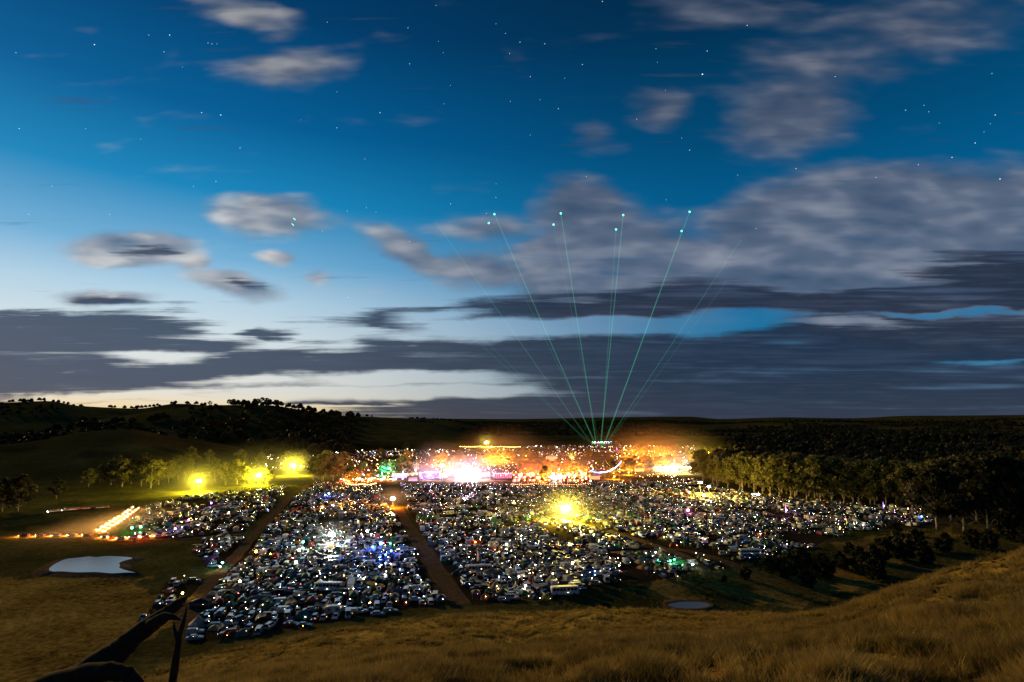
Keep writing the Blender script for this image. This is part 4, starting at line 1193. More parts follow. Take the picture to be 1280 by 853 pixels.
# camp that goes on beyond the festival and up to the foot of the hills
far_zone = [poly([(418, 578), (430, 560), (520, 556), (640, 556), (860, 556), (872, 566), (860, 572), (640, 573), (520, 573)]), poly([(190, 590), (200, 578), (300, 575), (420, 572), (430, 590), (330, 590), (240, 596)])]
for P, n in zip(far_zone, (1700, 200)):
    x0, x1, y0, y1 = P[:, 0].min(), P[:, 0].max(), P[:, 1].min(), P[:, 1].max(); k = 0
    while k < n:
        xs, ys = x0 + (x1 - x0) * rng.random(4000), y0 + (y1 - y0) * rng.random(4000)
        g = inside(P, xs, ys) & (fbm(xs / 60, ys / 60, 3, 12) > .44) & (H(xs, ys) < 9); xs, ys = xs[g], ys[g]; zs = H(xs, ys)
        for x, y, z in zip(xs, ys, zs):
            if k >= n: break
            kk = pick({'car': 50, 'van': 12, 'dome': 22, 'gazebo': 14})
            rest_items.append(dict(k=kk, sh=kk, c=pick(CARW if kk == 'car' else VANW if kk == 'van' else DOMW if kk == 'dome' else GAZW), x=float(x), y=float(y), z=float(z), rz=float(rng.random() * 6.28), s=1.0)); k += 1
by = {}
for t in rest_items:
    k = {'car': 'car', 'four': 'car', 'ute': 'car', 'van': 'van', 'camper': 'van', 'caravan': 'van', 'bus': 'van', 'dome': 'dome', 'cabin': 'dome', 'ridge': 'dome', 'bell': 'dome', 'gazebo': 'gazebo', 'tarp': 'gazebo'}[t['k']]
    by.setdefault(k, []).append(t)
merge('distant_cars', lod_car(), by.get('car', []), [M['paint_far'], M['glass'], M['rubber']], ALLC)
merge('distant_vans', lod_van(), by.get('van', []), [M['paint_far'], M['glass'], M['rubber']], ALLC)
merge('distant_tents', lod_dome(), by.get('dome', []), [M['fabric_far']], ALLC)
merge('distant_gazebos', from_proto('g1'), by.get('gazebo', []), [M['fabric_far']], ALLC)

# ------------------------------------------------------------------ trees
TREES = [make_tree('proto_tree', 11 + i, 20.0, .26 + .03 * (i % 3), .26 + .05 * (i % 2), 11 + i % 4, 190, .40) for i in range(6)]
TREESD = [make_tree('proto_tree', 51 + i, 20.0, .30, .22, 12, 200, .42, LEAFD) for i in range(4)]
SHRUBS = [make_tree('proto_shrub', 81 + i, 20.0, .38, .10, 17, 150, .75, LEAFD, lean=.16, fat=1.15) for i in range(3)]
for i, t_ in enumerate(TREES + TREESD + SHRUBS): PROTO['tree%d' % i] = t_
BARE = []
def plant(protos, x, y, h, label, cat='tree', group=None, name=None, sx=1.0):
    src = protos[int(rng.integers(len(protos)))]
    s = h / 20.0
    o = dup(src, (x, y, hz(x, y) - .15), rng.random() * 6.28, (s * sx, s * sx, s))
    o.name = name or 'gum_tree'
    tag(o, label, cat, group)
    return o
ORD = ['first', 'second', 'third', 'fourth', 'fifth', 'sixth', 'seventh', 'eighth', 'ninth', 'tenth', 'eleventh', 'twelfth', 'thirteenth', 'fourteenth', 'fifteenth', 'sixteenth', 'seventeenth', 'eighteenth', 'nineteenth', 'twentieth',
       'twenty-first', 'twenty-second', 'twenty-third', 'twenty-fourth', 'twenty-fifth', 'twenty-sixth', 'twenty-seventh', 'twenty-eighth', 'twenty-ninth', 'thirtieth', 'thirty-first', 'thirty-second', 'thirty-third', 'thirty-fourth', 'thirty-fifth', 'thirty-sixth', 'thirty-seventh', 'thirty-eighth', 'thirty-ninth', 'fortieth']
ORD9 = ORD[:9]; TENS = ['twenty', 'thirty', 'forty', 'fifty', 'sixty', 'seventy', 'eighty', 'ninety']
def ordw(i):
    n = i + 1
    if n <= 20: return ORD[i]
    t, u = divmod(n, 10)
    w = 'hundred and ' if n >= 100 else ''
    if n >= 100:
        n -= 100
        return 'hundredth' if n == 0 else w + ordw(n - 1)
    return TENS[t - 2] + '-' + ORD9[u - 1] if u else TENS[t - 2][:-1] + 'ieth'
def along(pts, n, jx=0.0):
    """n photo-pixel positions along a polyline"""
    L = [0]
    for a_, b_ in zip(pts[:-1], pts[1:]): L.append(L[-1] + math.hypot(b_[0] - a_[0], b_[1] - a_[1]))
    out = []
    for i in range(n):
        s = L[-1] * (i + .5 + (rng.random() - .5) * jx) / n
        out.append((float(np.interp(s, L, [p[0] for p in pts])), float(np.interp(s, L, [p[1] for p in pts]))))
    return out
# the lit treeline on the right edge of the camp: two ragged rows
for r_, (off, n, what) in enumerate([(0, 30, 'front'), (-5, 30, 'back'), (-10, 26, 'rear')]):
    for i, (px, py) in enumerate(along([(874, 603), (905, 611), (1000, 625), (1110, 632), (1150, 637), (1200, 648)], n, .7)):
        x, y = gp(px + (rng.random() - .5) * 6, py + off)
        d = math.hypot(x, y)
        tp = np.interp(px, [870, 900, 950, 1000, 1060, 1110, 1160, 1200], [566, 568, 572, 574, 578, 580, 584, 580]) + off * .2 + rng.random() * 9 - 3
        h = (py + off - tp) / F * y * 1.02
        plant(TREES, x, y, h, f"tall gum tree, {ORD[i]} from the left in the treeline's {what} row", group='gum trees along the right edge of the camp', sx=1.05)
# tall dark gums at the far right
for i, (px, py, tp) in enumerate([(1172, 662, 590), (1190, 652, 578), (1206, 664, 585), (1222, 655, 574), (1236, 668, 580), (1250, 656, 570), (1264, 668, 572), (1282, 660, 566), (1300, 668, 570), (1142, 646, 590), (1228, 640, 568), (1270, 638, 564)]):
    x, y = gp(px, py); plant(TREESD, x, y, (py - tp) / F * y, f"tall dark gum tree beyond the gully, {ORD[i]} of the far right clump", group='dark gum trees at the far right', sx=1.15)
# shrubs and low trees in the gully
for i, (px, py, h) in enumerate([(962, 716, 7), (985, 722, 8), (1004, 712, 7.5), (1030, 722, 9), (1052, 712, 8), (1078, 716, 9), (1100, 704, 9), (1128, 702, 10), (1150, 690, 9), (1180, 690, 9), (1212, 684, 8), (1236, 688, 9), (1262, 676, 10), (1285, 680, 10), (1120, 668, 8), (1062, 694, 7), (1010, 735, 6), (1095, 726, 7), (1160, 706, 8), (905, 728, 3), (932, 724, 4)]):
    x, y, z = px_hit(px, py); plant(SHRUBS, x, y, h * 1.15 * rng.uniform(.75, 1.2), f"dark bushy tree in the gully, {ORD[i]} of those below the right slope", group='bushy trees in the gully', name='bushy_tree')
# the yellow-lit gums left of the camp
for i, (px, py, tp) in enumerate([(124, 612, 588), (138, 612, 582), (152, 613, 580), (163, 611, 580), (176, 612, 579), (188, 613, 578), (198, 610, 580), (210, 608, 582), (222, 606, 576), (234, 604, 580), (268, 606, 576), (282, 608, 580),
                                  (296, 607, 577), (306, 608, 584), (334, 607, 586), (402, 602, 574), (398, 600, 570), (392, 601, 574), (404, 603, 568), (416, 602, 570), (428, 600, 566), (326, 588, 571), (404, 586, 568), (260, 592, 577), (300, 590, 573), (180, 600, 580), (146, 602, 583), (110, 614, 592), (236, 596, 572), (408, 592, 564), (358, 585, 566), (378, 584, 564)]):
    x, y = gp(px, py); plant(TREES, x, y, (py - tp) / F * y, f"gum tree by the yellow floodlights, {ORD[i]} of the grove left of the camp", group='gum trees round the yellow floodlights', sx=1.1)
for i, (px, py, tp) in enumerate([(22, 640, 596), (2, 640, 600), (-20, 644, 596), (70, 625, 600), (300, 600, 574), (-60, 630, 590)]):
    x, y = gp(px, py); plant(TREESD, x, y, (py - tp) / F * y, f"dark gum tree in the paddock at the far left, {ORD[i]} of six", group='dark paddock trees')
# gums inside the festival ground
spots = []
for (x0, x1, y0, y1, n) in [(434, 520, 586, 596, 10), (520, 700, 572, 586, 14), (628, 730, 584, 594, 12), (775, 850, 566, 574, 14), (770, 850, 582, 592, 9), (850, 905, 572, 584, 12), (430, 560, 566, 576, 8), (660, 760, 570, 580, 10)]:
    for _ in range(n // 2): spots.append((x0 + (x1 - x0) * rng.random(), y0 + (y1 - y0) * rng.random()))
UPL = [(447, 598, 3, (1, .16, .02), 5000, 'red orange'), (436, 602, 3, (1, .3, .04), 6000, 'amber'), (462, 600, 3, (1, .26, .03), 6000, 'amber'), (478, 592, 3, (.03, .9, .6), 8000, 'teal'), (488, 586, 4, (.05, 1, .7), 8000, 'teal'), (504, 590, 3, (.6, .40, 1), 12000, 'lilac'),
       (520, 588, 4, (.8, .5, 1), 14000, 'lilac'), (508, 575, 5, (1, .36, .04), 12000, 'amber'), (548, 577, 6, (1, .26, .015), 36000, 'orange'), (562, 578, 6, (1, .26, .015), 32000, 'orange'), (576, 575, 6, (1, .25, .02), 22000, 'orange'), (604, 577, 5, (1, .3, .1), 16000, 'orange'), (618, 575, 7, (1, .30, .02), 32000, 'orange'),
       (634, 572, 8, (1, .3, .02), 34000, 'orange'), (650, 588, 4, (1, .2, .05), 15000, 'red orange'), (664, 592, 3, (1, .16, .015), 18000, 'red orange'), (676, 588, 3, (1, .22, .015), 18000, 'orange'), (690, 592, 3, (1, .2, .015), 18000, 'orange'), (703, 588, 3, (1, .18, .015), 18000, 'orange'), (716, 592, 3, (1, .24, .015), 16000, 'orange'),
       (731, 592, 3, (1, .22, .02), 14000, 'orange'), (681, 599, 3, (1, .3, .02), 9000, 'orange'), (768, 596, 3, (1, .28, .03), 9000, 'orange'), (786, 591, 3, (1, .32, .05), 12000, 'amber'), (781, 584, 4, (1, .25, .02), 18000, 'orange'), (800, 584, 4, (1, .2, .02), 22000, 'orange'),
       (816, 582, 4, (1, .24, .015), 24000, 'orange'), (832, 582, 4, (1, .3, .05), 24000, 'amber'), (782, 567, 6, (1, .26, .015), 36000, 'orange'), (796, 568, 6, (1, .25, .015), 40000, 'orange'), (811, 567, 6, (1, .25, .015), 40000, 'orange'), (826, 569, 6, (1, .25, .015), 40000, 'orange'), (840, 569, 6, (1, .25, .04), 22000, 'orange'),
       (855, 572, 6, (.8, .5, .45), 12000, 'pale rose'), (874, 570, 6, (1, .62, .02), 40000, 'yellow'), (886, 566, 6, (.95, .66, .02), 40000, 'yellow'), (898, 568, 6, (.95, .62, .02), 34000, 'yellow'), (771, 561, 6, (1, .08, .5), 10000, 'magenta'), (715, 573, 6, (.9, .6, .3), 9000, 'pale'), (658, 570, 6, (1, .3, .04), 18000, 'orange')]
for px, py, h, c_, pw, cn in UPL:      # each uplight stands in front of its tree
    x, y = gp(px, py, h); k_ = (y + 8.0) / y
    for dx_ in (-6, 6) if pw > 15000 else (0,):
        X_, Y_ = x * k_ + dx_, y * k_ + abs(dx_) * .3; q_ = (Vector((X_, Y_, 0)) - Vector((0, 0, CAM_H)))
        spots.append((640 + F * X_ / (Y_ * math.cos(PITCH) + (0 - CAM_H) * math.sin(PITCH)), 426.5 - F * ((0 - CAM_H) * math.cos(PITCH) - Y_ * math.sin(PITCH)) / (Y_ * math.cos(PITCH) + (0 - CAM_H) * math.sin(PITCH))))
spots.sort()
for i, (px, py) in enumerate(spots):
    x, y = gp(px, py)
    plant(TREES, x, y, 11 + 9 * rng.random(), f"{ordw(i)} gum tree from the left in the festival ground", group='gum trees in the festival ground', sx=1.1)
# gums on the crest of the left hill
for i, (px, h) in enumerate([(286, 11), (292, 13), (297, 9), (322, 13), (327, 15), (333, 14), (338, 10), (346, 12), (352, 8), (372, 9), (380, 7), (214, 10), (262, 9), (236, 8)]):
    A = math.radians(azel(px, 507)[0]); dd = (1470 + rng.random() * 60) * SC
    x, y = dd * math.sin(A), dd * math.cos(A)
    plant(TREES, x, y, h * 1.5, f"small gum tree on the left hill's crest, {ORD[i]} of the skyline trees", group='trees on the crest of the left hill', sx=1.3)
# pale dead-looking trunk at the dark wood's edge
def limb_tree(name, paths, mat, label, cat='tree'):
    """each path: points and radii; the first is the trunk"""
    root = bpy.data.objects.new(name, None); C.objects.link(root); p0 = Vector(paths[0][0][0]); root.location = p0
    for i, (pts, rad) in enumerate(paths):
        pts = [Vector(p) for p in pts]; P2, R2 = [], []
        for a_, b_, ra, rb in zip(pts[:-1], pts[1:], rad[:-1], rad[1:]):      # knots and wear along the limb
            for q in range(5):
                t_ = q / 5; P2.append(a_.lerp(b_, t_) + Vector((random.uniform(-1, 1), random.uniform(-1, 1), random.uniform(-1, 1))) * ra * .06); R2.append((ra + (rb - ra) * t_) * random.uniform(.92, 1.07))
        P2.append(pts[-1]); R2.append(rad[-1])
        t = MB(); t.tube([tuple(p - p0) for p in P2], R2, 10)
        obj('trunk' if i == 0 else 'limb', t.mesh('trunk' if i == 0 else 'limb', mat, True), root)
    return tag(root, label, cat)
x, y = gp(1158, 636); b0 = Vector((x, y, hz(x, y)))
limb_tree('pale_gum', [([b0, b0 + Vector((.3, 0, 6)), b0 + Vector((1.0, 0, 12)), b0 + Vector((.6, 0, 17))], [.45, .34, .24, .10]),
                       ([b0 + Vector((.3, 0, 6)), b0 + Vector((1.6, .3, 9)), b0 + Vector((3.2, .5, 12))], [.20, .15, .06]),
                       ([b0 + Vector((1.0, 0, 12)), b0 + Vector((-.8, -.3, 14)), b0 + Vector((-1.6, 0, 17))], [.16, .1, .04])], M['palebark'], 'bare pale gum trunk at the edge of the dark wood on the right')
# bare dark tree in front of the last cars
x, y = gp(1117, 664); b0 = Vector((x, y, hz(x, y)))
pp_ = [([b0, b0 + Vector((.2, 0, 3)), b0 + Vector((-.3, 0, 7)), b0 + Vector((.4, 0, 12))], [.42, .34, .22, .05])]
for k in range(9):
    a_ = k * 2.1; z0 = 3.5 + k * .8; l = 4.2 - .25 * k
    pp_.append(([b0 + Vector((0, 0, z0)), b0 + Vector((math.cos(a_) * l * .55, math.sin(a_) * l * .5, z0 + l * .35)), b0 + Vector((math.cos(a_) * l, math.sin(a_) * l, z0 + l * .95))], [.14, .09, .02]))
limb_tree('bare_tree', pp_, M['darkbark'], 'bare dark tree standing in front of the last cars on the right')
# big dead tree in the lower left foreground, standing below the camera
def rp(px, py, yy):
    d = ray(px, py); return Vector((d.x / d.y * yy, yy, CAM_H + d.z / d.y * yy))
bx, by = rp(30, 880, 33).x, 33.0
base_pt = Vector((bx, by, hz(bx, by) - .3))
trk = [base_pt, rp(60, 888, 33.0), rp(96, 858, 33.2), rp(122, 836, 33.5), rp(150, 812, 34), rp(176, 790, 34.5), rp(202, 771, 35), rp(222, 756, 35.5), rp(233, 747, 36)]
limb_tree('dead_tree', [(trk, [1.2, 1.1, 1.0, .88, .66, .54, .42, .30, .12]),
                        ([rp(188, 782, 34.4), rp(204, 771, 34.3), rp(214, 771, 34.1), rp(226, 775, 33.9)], [.36, .26, .17, .04]),
                        ([rp(10, 880, 32.6), rp(58, 856, 32.6), rp(106, 842, 32.4), rp(138, 839, 32.2), rp(160, 843, 32), rp(178, 860, 31.9)], [.60, .55, .50, .44, .36, .26]),
                        ([rp(206, 767, 34.9), rp(208, 758, 35.1), rp(204, 750, 35.3)], [.08, .05, .01]), ([rp(218, 760, 35.2), rp(228, 758, 35.0), rp(240, 752, 34.8)], [.07, .04, .01])], M['darkbark'],
          'big dark dead tree with a forked limb leaning up from the lower left corner')
b0 = rp(216, 830, 60); b0.z = hz(b0.x, b0.y) - .4
limb_tree('tree_stump', [([b0, rp(222, 812, 60), rp(224, 795, 60), rp(230, 776, 60), rp(234, 758, 60)], [.42, .34, .28, .20, .06]),
                         ([rp(223, 803, 60), rp(218, 786, 60), rp(217, 776, 60)], [.25, .15, .04])], M['darkbark'], 'tall ragged dark stump standing on the slope at the left end of the camp')
x, y, z = px_hit(330, 824)
b0 = Vector((x, y, z)); 
def near_pt(px, py, o_): 
    return rp(px, py, o_)
limb_tree('fallen_branch', [([rp(334, 822, y), rp(346, 821, y), rp(354, 815, y), rp(359, 804, y)], [.22, .20, .14, .03])], M['darkbark'], 'short curved dead branch sticking out of the grass slope', 'branch')

# ------------------------------------------------------------------ woodland and grass nobody could count
LOD = []
for i in range(4):
    r = np.random.default_rng(300 + i); n = 150
    d = rand_dirs(n, r); d[:, 2] = np.abs(d[:, 2]) * 1.0
    cen = d * (r.random((n, 1)) ** .4) * np.array([6.0, 6.0, 9.0]) + np.array([0, 0, 6.0]); cen[:, 2] -= 2
    u = rand_dirs(n, r); w_ = np.cross(u, rand_dirs(n, r)); w_ /= np.linalg.norm(w_, axis=1)[:, None]
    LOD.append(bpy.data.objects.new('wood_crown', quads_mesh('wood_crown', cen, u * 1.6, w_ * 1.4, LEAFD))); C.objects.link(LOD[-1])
pts = []
n = 60000
A = rng.random(n) * R(120) - R(60); D = 400 + (rng.random(n) ** 1.2) * 6300
x, y = D * np.sin(A), D * np.cos(A)
# density: thick wood to the right, patches on the hills, nothing on the camp
Pw = poly([(884, 600), (1000, 619), (1110, 627), (1215, 640), (1500, 650), (1500, 540), (900, 560)])
inw = inside(Pw, x, y)
patch = fbm(x / 300, y / 300, 4, 70)
ndc = (D > 1080) & (patch > .50) & (A < R(-15)) & (rng.random(n) < .42)
ndf = (D > 2300) & (patch > .44) & (A >= R(-15))
keep = (inw & (patch > .25)) | ndc | ndf
x, y = x[keep], y[keep]
z = H(x, y)
sel = slice(0, 16000); x, y, z = x[sel], y[sel], z[sel]
print('wood', len(x))
scatter('woodland', np.stack([x, y, z - .5], -1), .8 + .7 * rng.random(len(x)), rng.random(len(x)) * 6.28, LOD)
# named woodland trees: those nearest in the dark wood on the right
wood_px = sorted(900 + 400 * rng.random() for _ in range(70))
for i in range(70):
    for _ in range(30):
        px = wood_px[i]; py = np.interp(px, [880, 1000, 1110, 1215, 1300], [594, 612, 620, 630, 636]) - 2 - 16 * rng.random()
        xx, yy = gp(px, py)
        if math.hypot(xx, yy) < 740: break
    plant(TREESD, xx, yy, 18 + 8 * rng.random(), f'{ordw(i)} dark gum tree from the left inside the wood behind the treeline', group='gum trees inside the dark wood', sx=1.2)

def grass_mat(name, a, b_):
    m, N, b = new_mat(name)
    p = geo_pos(N)
    n = N.noise(p, .22, 4, .6); n2 = N.noise(p, 1.7, 3, .6)
    c = N.ramp(N.math('ADD', N.math('MULTIPLY', n, .6), N.math('MULTIPLY', n2, .4)), [(.36, tuple(a) + (1,)), (.60, tuple(b_) + (1,))])
    N.l.new(c, b.inputs['Base Color']); b.inputs['Roughness'].default_value = .7; b.inputs['Specular IOR Level'].default_value = .15
    tr = N.n.new('ShaderNodeBsdfTranslucent'); N.l.new(c, tr.inputs[0])
    mx = N.n.new('ShaderNodeMixShader'); mx.inputs[0].default_value = .35
    out = [q for q in N.n if q.type == 'OUTPUT_MATERIAL'][0]
    N.l.new(b.outputs[0], mx.inputs[1]); N.l.new(tr.outputs[0], mx.inputs[2]); N.l.new(mx.outputs[0], out.inputs[0])
    return m
GR = grass_mat('dry_grass', (.075, .055, .013), (.40, .30, .076))
def tuft(name, seed, blades, h, r0):
    r = np.random.default_rng(seed); vs = []; fs = []
    for k in range(blades):
        a = r.random() * 6.28; rr = r0 * math.sqrt(r.random()); x, y = rr * math.cos(a), rr * math.sin(a)
        hh = h * (.5 + .6 * r.random()); ln = hh * (.25 + .5 * r.random()); b = a + (r.random() - .5) * 1.5
        wv = .012 + .012 * r.random(); px_, py_ = -math.sin(b) * wv, math.cos(b) * wv
        m_ = (x + math.cos(b) * ln * .35, y + math.sin(b) * ln * .35, hh * .62); t = (x + math.cos(b) * ln, y + math.sin(b) * ln, hh)
        i = len(vs); vs += [(x - px_, y - py_, -.05), (x + px_, y + py_, -.05), (m_[0] + px_ * .7, m_[1] + py_ * .7, m_[2]), (m_[0] - px_ * .7, m_[1] - py_ * .7, m_[2]), t]
        fs += [(i, i + 1, i + 2, i + 3), (i + 3, i + 2, i + 4)]
    me = bpy.data.meshes.new(name); me.from_pydata(vs, [], fs); me.materials.append(GR); me.update()
    o = bpy.data.objects.new(name, me); C.objects.link(o); return o
tufts = [tuft('tuft', 400 + i, 26, (.42, .55, .34, .70)[i], (.20, .22, .26, .14)[i]) for i in range(4)]
n = 420000
A = rng.random(n) * R(104) - R(52); D = 11 + 185 * rng.random(n) ** 1.3
x, y = D * np.sin(A), D * np.cos(A)
den = fbm(x / 6, y / 6, 3, 21) * .55 + fbm(x / 1.6, y / 1.6, 2, 22) * .45
z = H(x, y)
incamp = np.zeros(len(x), bool)
for P in CAMPG.values(): incamp |= inside(P, x, y)
incamp |= ~clear_of_tracks(x, y)
keep = (z > .9) & ~incamp & (den > .45 + .14 * rng.random(n)) & (rng.random(n) < np.clip(55 / D, .30, 1))
x, y, z, den = x[keep], y[keep], z[keep], den[keep]; D = np.hypot(x, y)
print('grass', len(x))
scatter('dry_grass', np.stack([x, y, z], -1), (.15 + 1.5 * den ** 1.3 + .45 * rng.random(len(x)) ** 2) * np.clip(.80 + D / 160, .9, 1.35), rng.random(len(x)) * 6.28, tufts)
WD = leaf_mat('weed_leaves', (.014, .018, .006), (.045, .050, .016))
tufts3 = []
for i in range(3):
    o_ = tuft('weed', 440 + i, 60, (.34, .46, .28)[i], (.30, .42, .34)[i]); o_.data.materials.clear(); o_.data.materials.append(WD); tufts3.append(o_)
n = 60000
A = rng.random(n) * R(104) - R(52); D = 12 + 120 * rng.random(n) ** 1.3
x, y = D * np.sin(A), D * np.cos(A); z = H(x, y)
k_ = (z > 1.2) & (fbm(x / 3.2, y / 3.2, 3, 77) > .60) & (fbm(x / 20, y / 20, 2, 78) > .42); x, y, z = x[k_], y[k_], z[k_]
print('weeds', len(x))
scatter('weeds', np.stack([x, y, z], -1), .45 + .7 * rng.random(len(x)), rng.random(len(x)) * 6.28, tufts3)
tufts2 = [tuft('tuft', 420 + i, 18, (.6, .8, .5)[i], (.35, .4, .5)[i]) for i in range(3)]
n = 60000
x = -320 + 680 * rng.random(n); y = 70 + 320 * rng.random(n)
Pg = [poly([(-160, 724), (60, 721), (190, 722), (232, 748), (190, 780), (140, 820), (60, 900), (-200, 900)]), poly([(800, 716), (880, 708), (1000, 688), (1100, 665), (1250, 650), (1280, 690), (1040, 764), (840, 762), (640, 760), (700, 752)])]
g = (inside(Pg[0], x, y) | inside(Pg[1], x, y)) & (fbm(x / 9, y / 9, 3, 31) > .42); x, y = x[g], y[g]; z = H(x, y)
scatter('pasture_grass', np.stack([x, y, z], -1), .5 + .6 * rng.random(len(x)), rng.random(len(x)) * 6.28, tufts2)

# ------------------------------------------------------------------ lamps of the place
def lamp(parent, loc, col, power, radius):
    ld = bpy.data.lights.new('lamp_light', 'POINT'); ld.energy = power * 1.5; ld.color = col; ld.shadow_soft_size = radius * 1.25
    o = bpy.data.objects.new('lamp_light', ld); C.objects.link(o); o.location = loc
    if parent is not None: o.parent = parent
    return o
_em = {}
def em(col, s, sample=True):
    k = (col, s, sample)
    if k not in _em: _em[k] = emit('lamp_glass', col, s, sample)
    return _em[k]
def at_h(px, py, h):
    """ground place whose point h metres up shows at the pixel"""
    d = ray(px, py); t = np.arange(150, 3400, 1.0)
    x, y, z = d.x * t, d.y * t, CAM_H + d.z * t; g = H(x, y); b = z < g + h; i = int(np.argmax(b)) if b.any() else len(t) - 1
    return float(x[i]), float(y[i]), float(g[i])

def light_tower(px, py, h, col, power, rad, label):
    x, y, z = at_h(px, py, h)
    root = bpy.data.objects.new('light_tower', None); C.objects.link(root); root.location = (x, y, z); root.rotation_euler = (0, 0, math.atan2(x, -y) * -1 * 0)
    t = MB(); t.box(-1.1, 1.1, -.7, .7, .45, 1.6); obj('generator_box', t.mesh('generator_box', M['paint']), root).color = (.5, .35, .03, 1)
    wm = MB(); wm.disc_y(0, 0, -.1, .1, .35, 10); wm = wm.mesh('wheel', M['rubber'])
    for sy in (-1, 1): obj('wheel', wm, root, (0, sy * .85, .35))
    t = MB(); t.tube([(0, 0, 1.6), (0, 0, h * .6), (0, 0, h - .6)], [.12, .09, .06], 6); obj('mast', t.mesh('mast', M['steel']), root)
    t = MB(); t.box(-1.3, 1.3, -.05, .05, h - .62, h - .52); obj('crossbar', t.mesh('crossbar', M['steel']), root)
    hs = .22 + .19 * rad                      # two rows of heads, larger on the bigger towers
    core = tuple(.55 + .45 * c for c in col)
    for k in range(6):
        q = MB(); q.box(-hs, hs, -.12, .05, -hs * .8, hs * .8)
        hd = obj('lamp_head', q.mesh('lamp_head', M['trim']), root, ((k % 3 - 1) * hs * 2.15, -.02, h - .25 + (k // 3 - .5) * hs * 1.75))
        q = MB(); q.box(-hs * .92, hs * .92, -.16, -.121, -hs * .72, hs * .72); obj('lamp_glass', q.mesh('lamp_glass', em(core, 120.0, False)), hd)
    lamp(root, (0, -rad - .35, h - .2), col, power, rad)
    return tag(root, label, 'light tower', 'light towers')
Y = (1.0, .74, .06); O = (1.0, .30, .02); WW = (1.0, .86, .62)
light_tower(707, 635, 9, Y, 230000, 2.6, 'brightest yellow floodlight tower, in the middle of the camp beside the amber track')
light_tower(249, 601, 10, (1, .80, .04), 300000, 2.0, 'yellow floodlight tower at the left end of the grove')
light_tower(324, 594, 10, (1, .84, .04), 300000, 2.0, 'yellow floodlight tower in the middle of the grove')
light_tower(367, 582, 12, (1, .80, .04), 360000, 2.8, 'yellow floodlight tower at the right end of the grove')
light_tower(608, 553, 13, (1, .74, .04), 300000, 3.4, 'yellow floodlight tower far behind the festival ground')
light_tower(491, 623, 7, O, 60000, 1.4, 'orange floodlight tower at the top of the central track')
light_tower(415, 668, 7, (.95, 1, .92), 16000, 1.2, 'white floodlight tower among the tents left of the central track')
light_tower(552, 582, 10, (1, .30, .012), 260000, 2.8, 'orange floodlight tower beside the festival stages')
light_tower(875, 603, 12, (1, .66, .05), 230000, 1.2, 'warm floodlight tower at the right end of the stages')
light_tower(886, 608, 9, (1, .8, .35), 26000, .9, 'white floodlight tower at the left end of the treeline')
light_tower(880, 619, 5, (1, .97, .9), 2500, .5, 'low white floodlight tower below the treeline')

# camp lanterns: a pole and a burning globe each; the named ones with their own colour
def lantern_mesh(col, s, r):
    q = MB(); q.ball((0, 0, 0), r, 8, 5); return q.mesh('globe', em(col, s))
_pole = None
def lantern(x, y, z, h, col, s, r, label, group='camp lanterns', cat='lantern', power=0, name='camp_lantern'):
    global _pole
    if _pole is None:
        q = MB(); q.tube([(0, 0, 0), (0, 0, 1)], .03, 4); _pole = q.mesh('pole', M['steel'])
    k = ('L', col, s, r)
    if k not in _em: _em[k] = lantern_mesh(col, s, r)
    root = bpy.data.objects.new(name, None); C.objects.link(root); root.location = (x, y, z)
    p = obj('pole', _pole, root); p.scale = (1, 1, h)
    obj('globe', _em[k], root, (0, 0, h))
    if power: lamp(root, (0, 0, h + r + .15), col, power, .2)
    return tag(root, label, cat, group)
B = (.03, .10, 1.0); CY = (.05, .75, 1.0); G = (.04, 1.0, .25); MG = (1.0, .12, .55); PU = (.45, .12, 1.0); RD = (1.0, .05, .03)
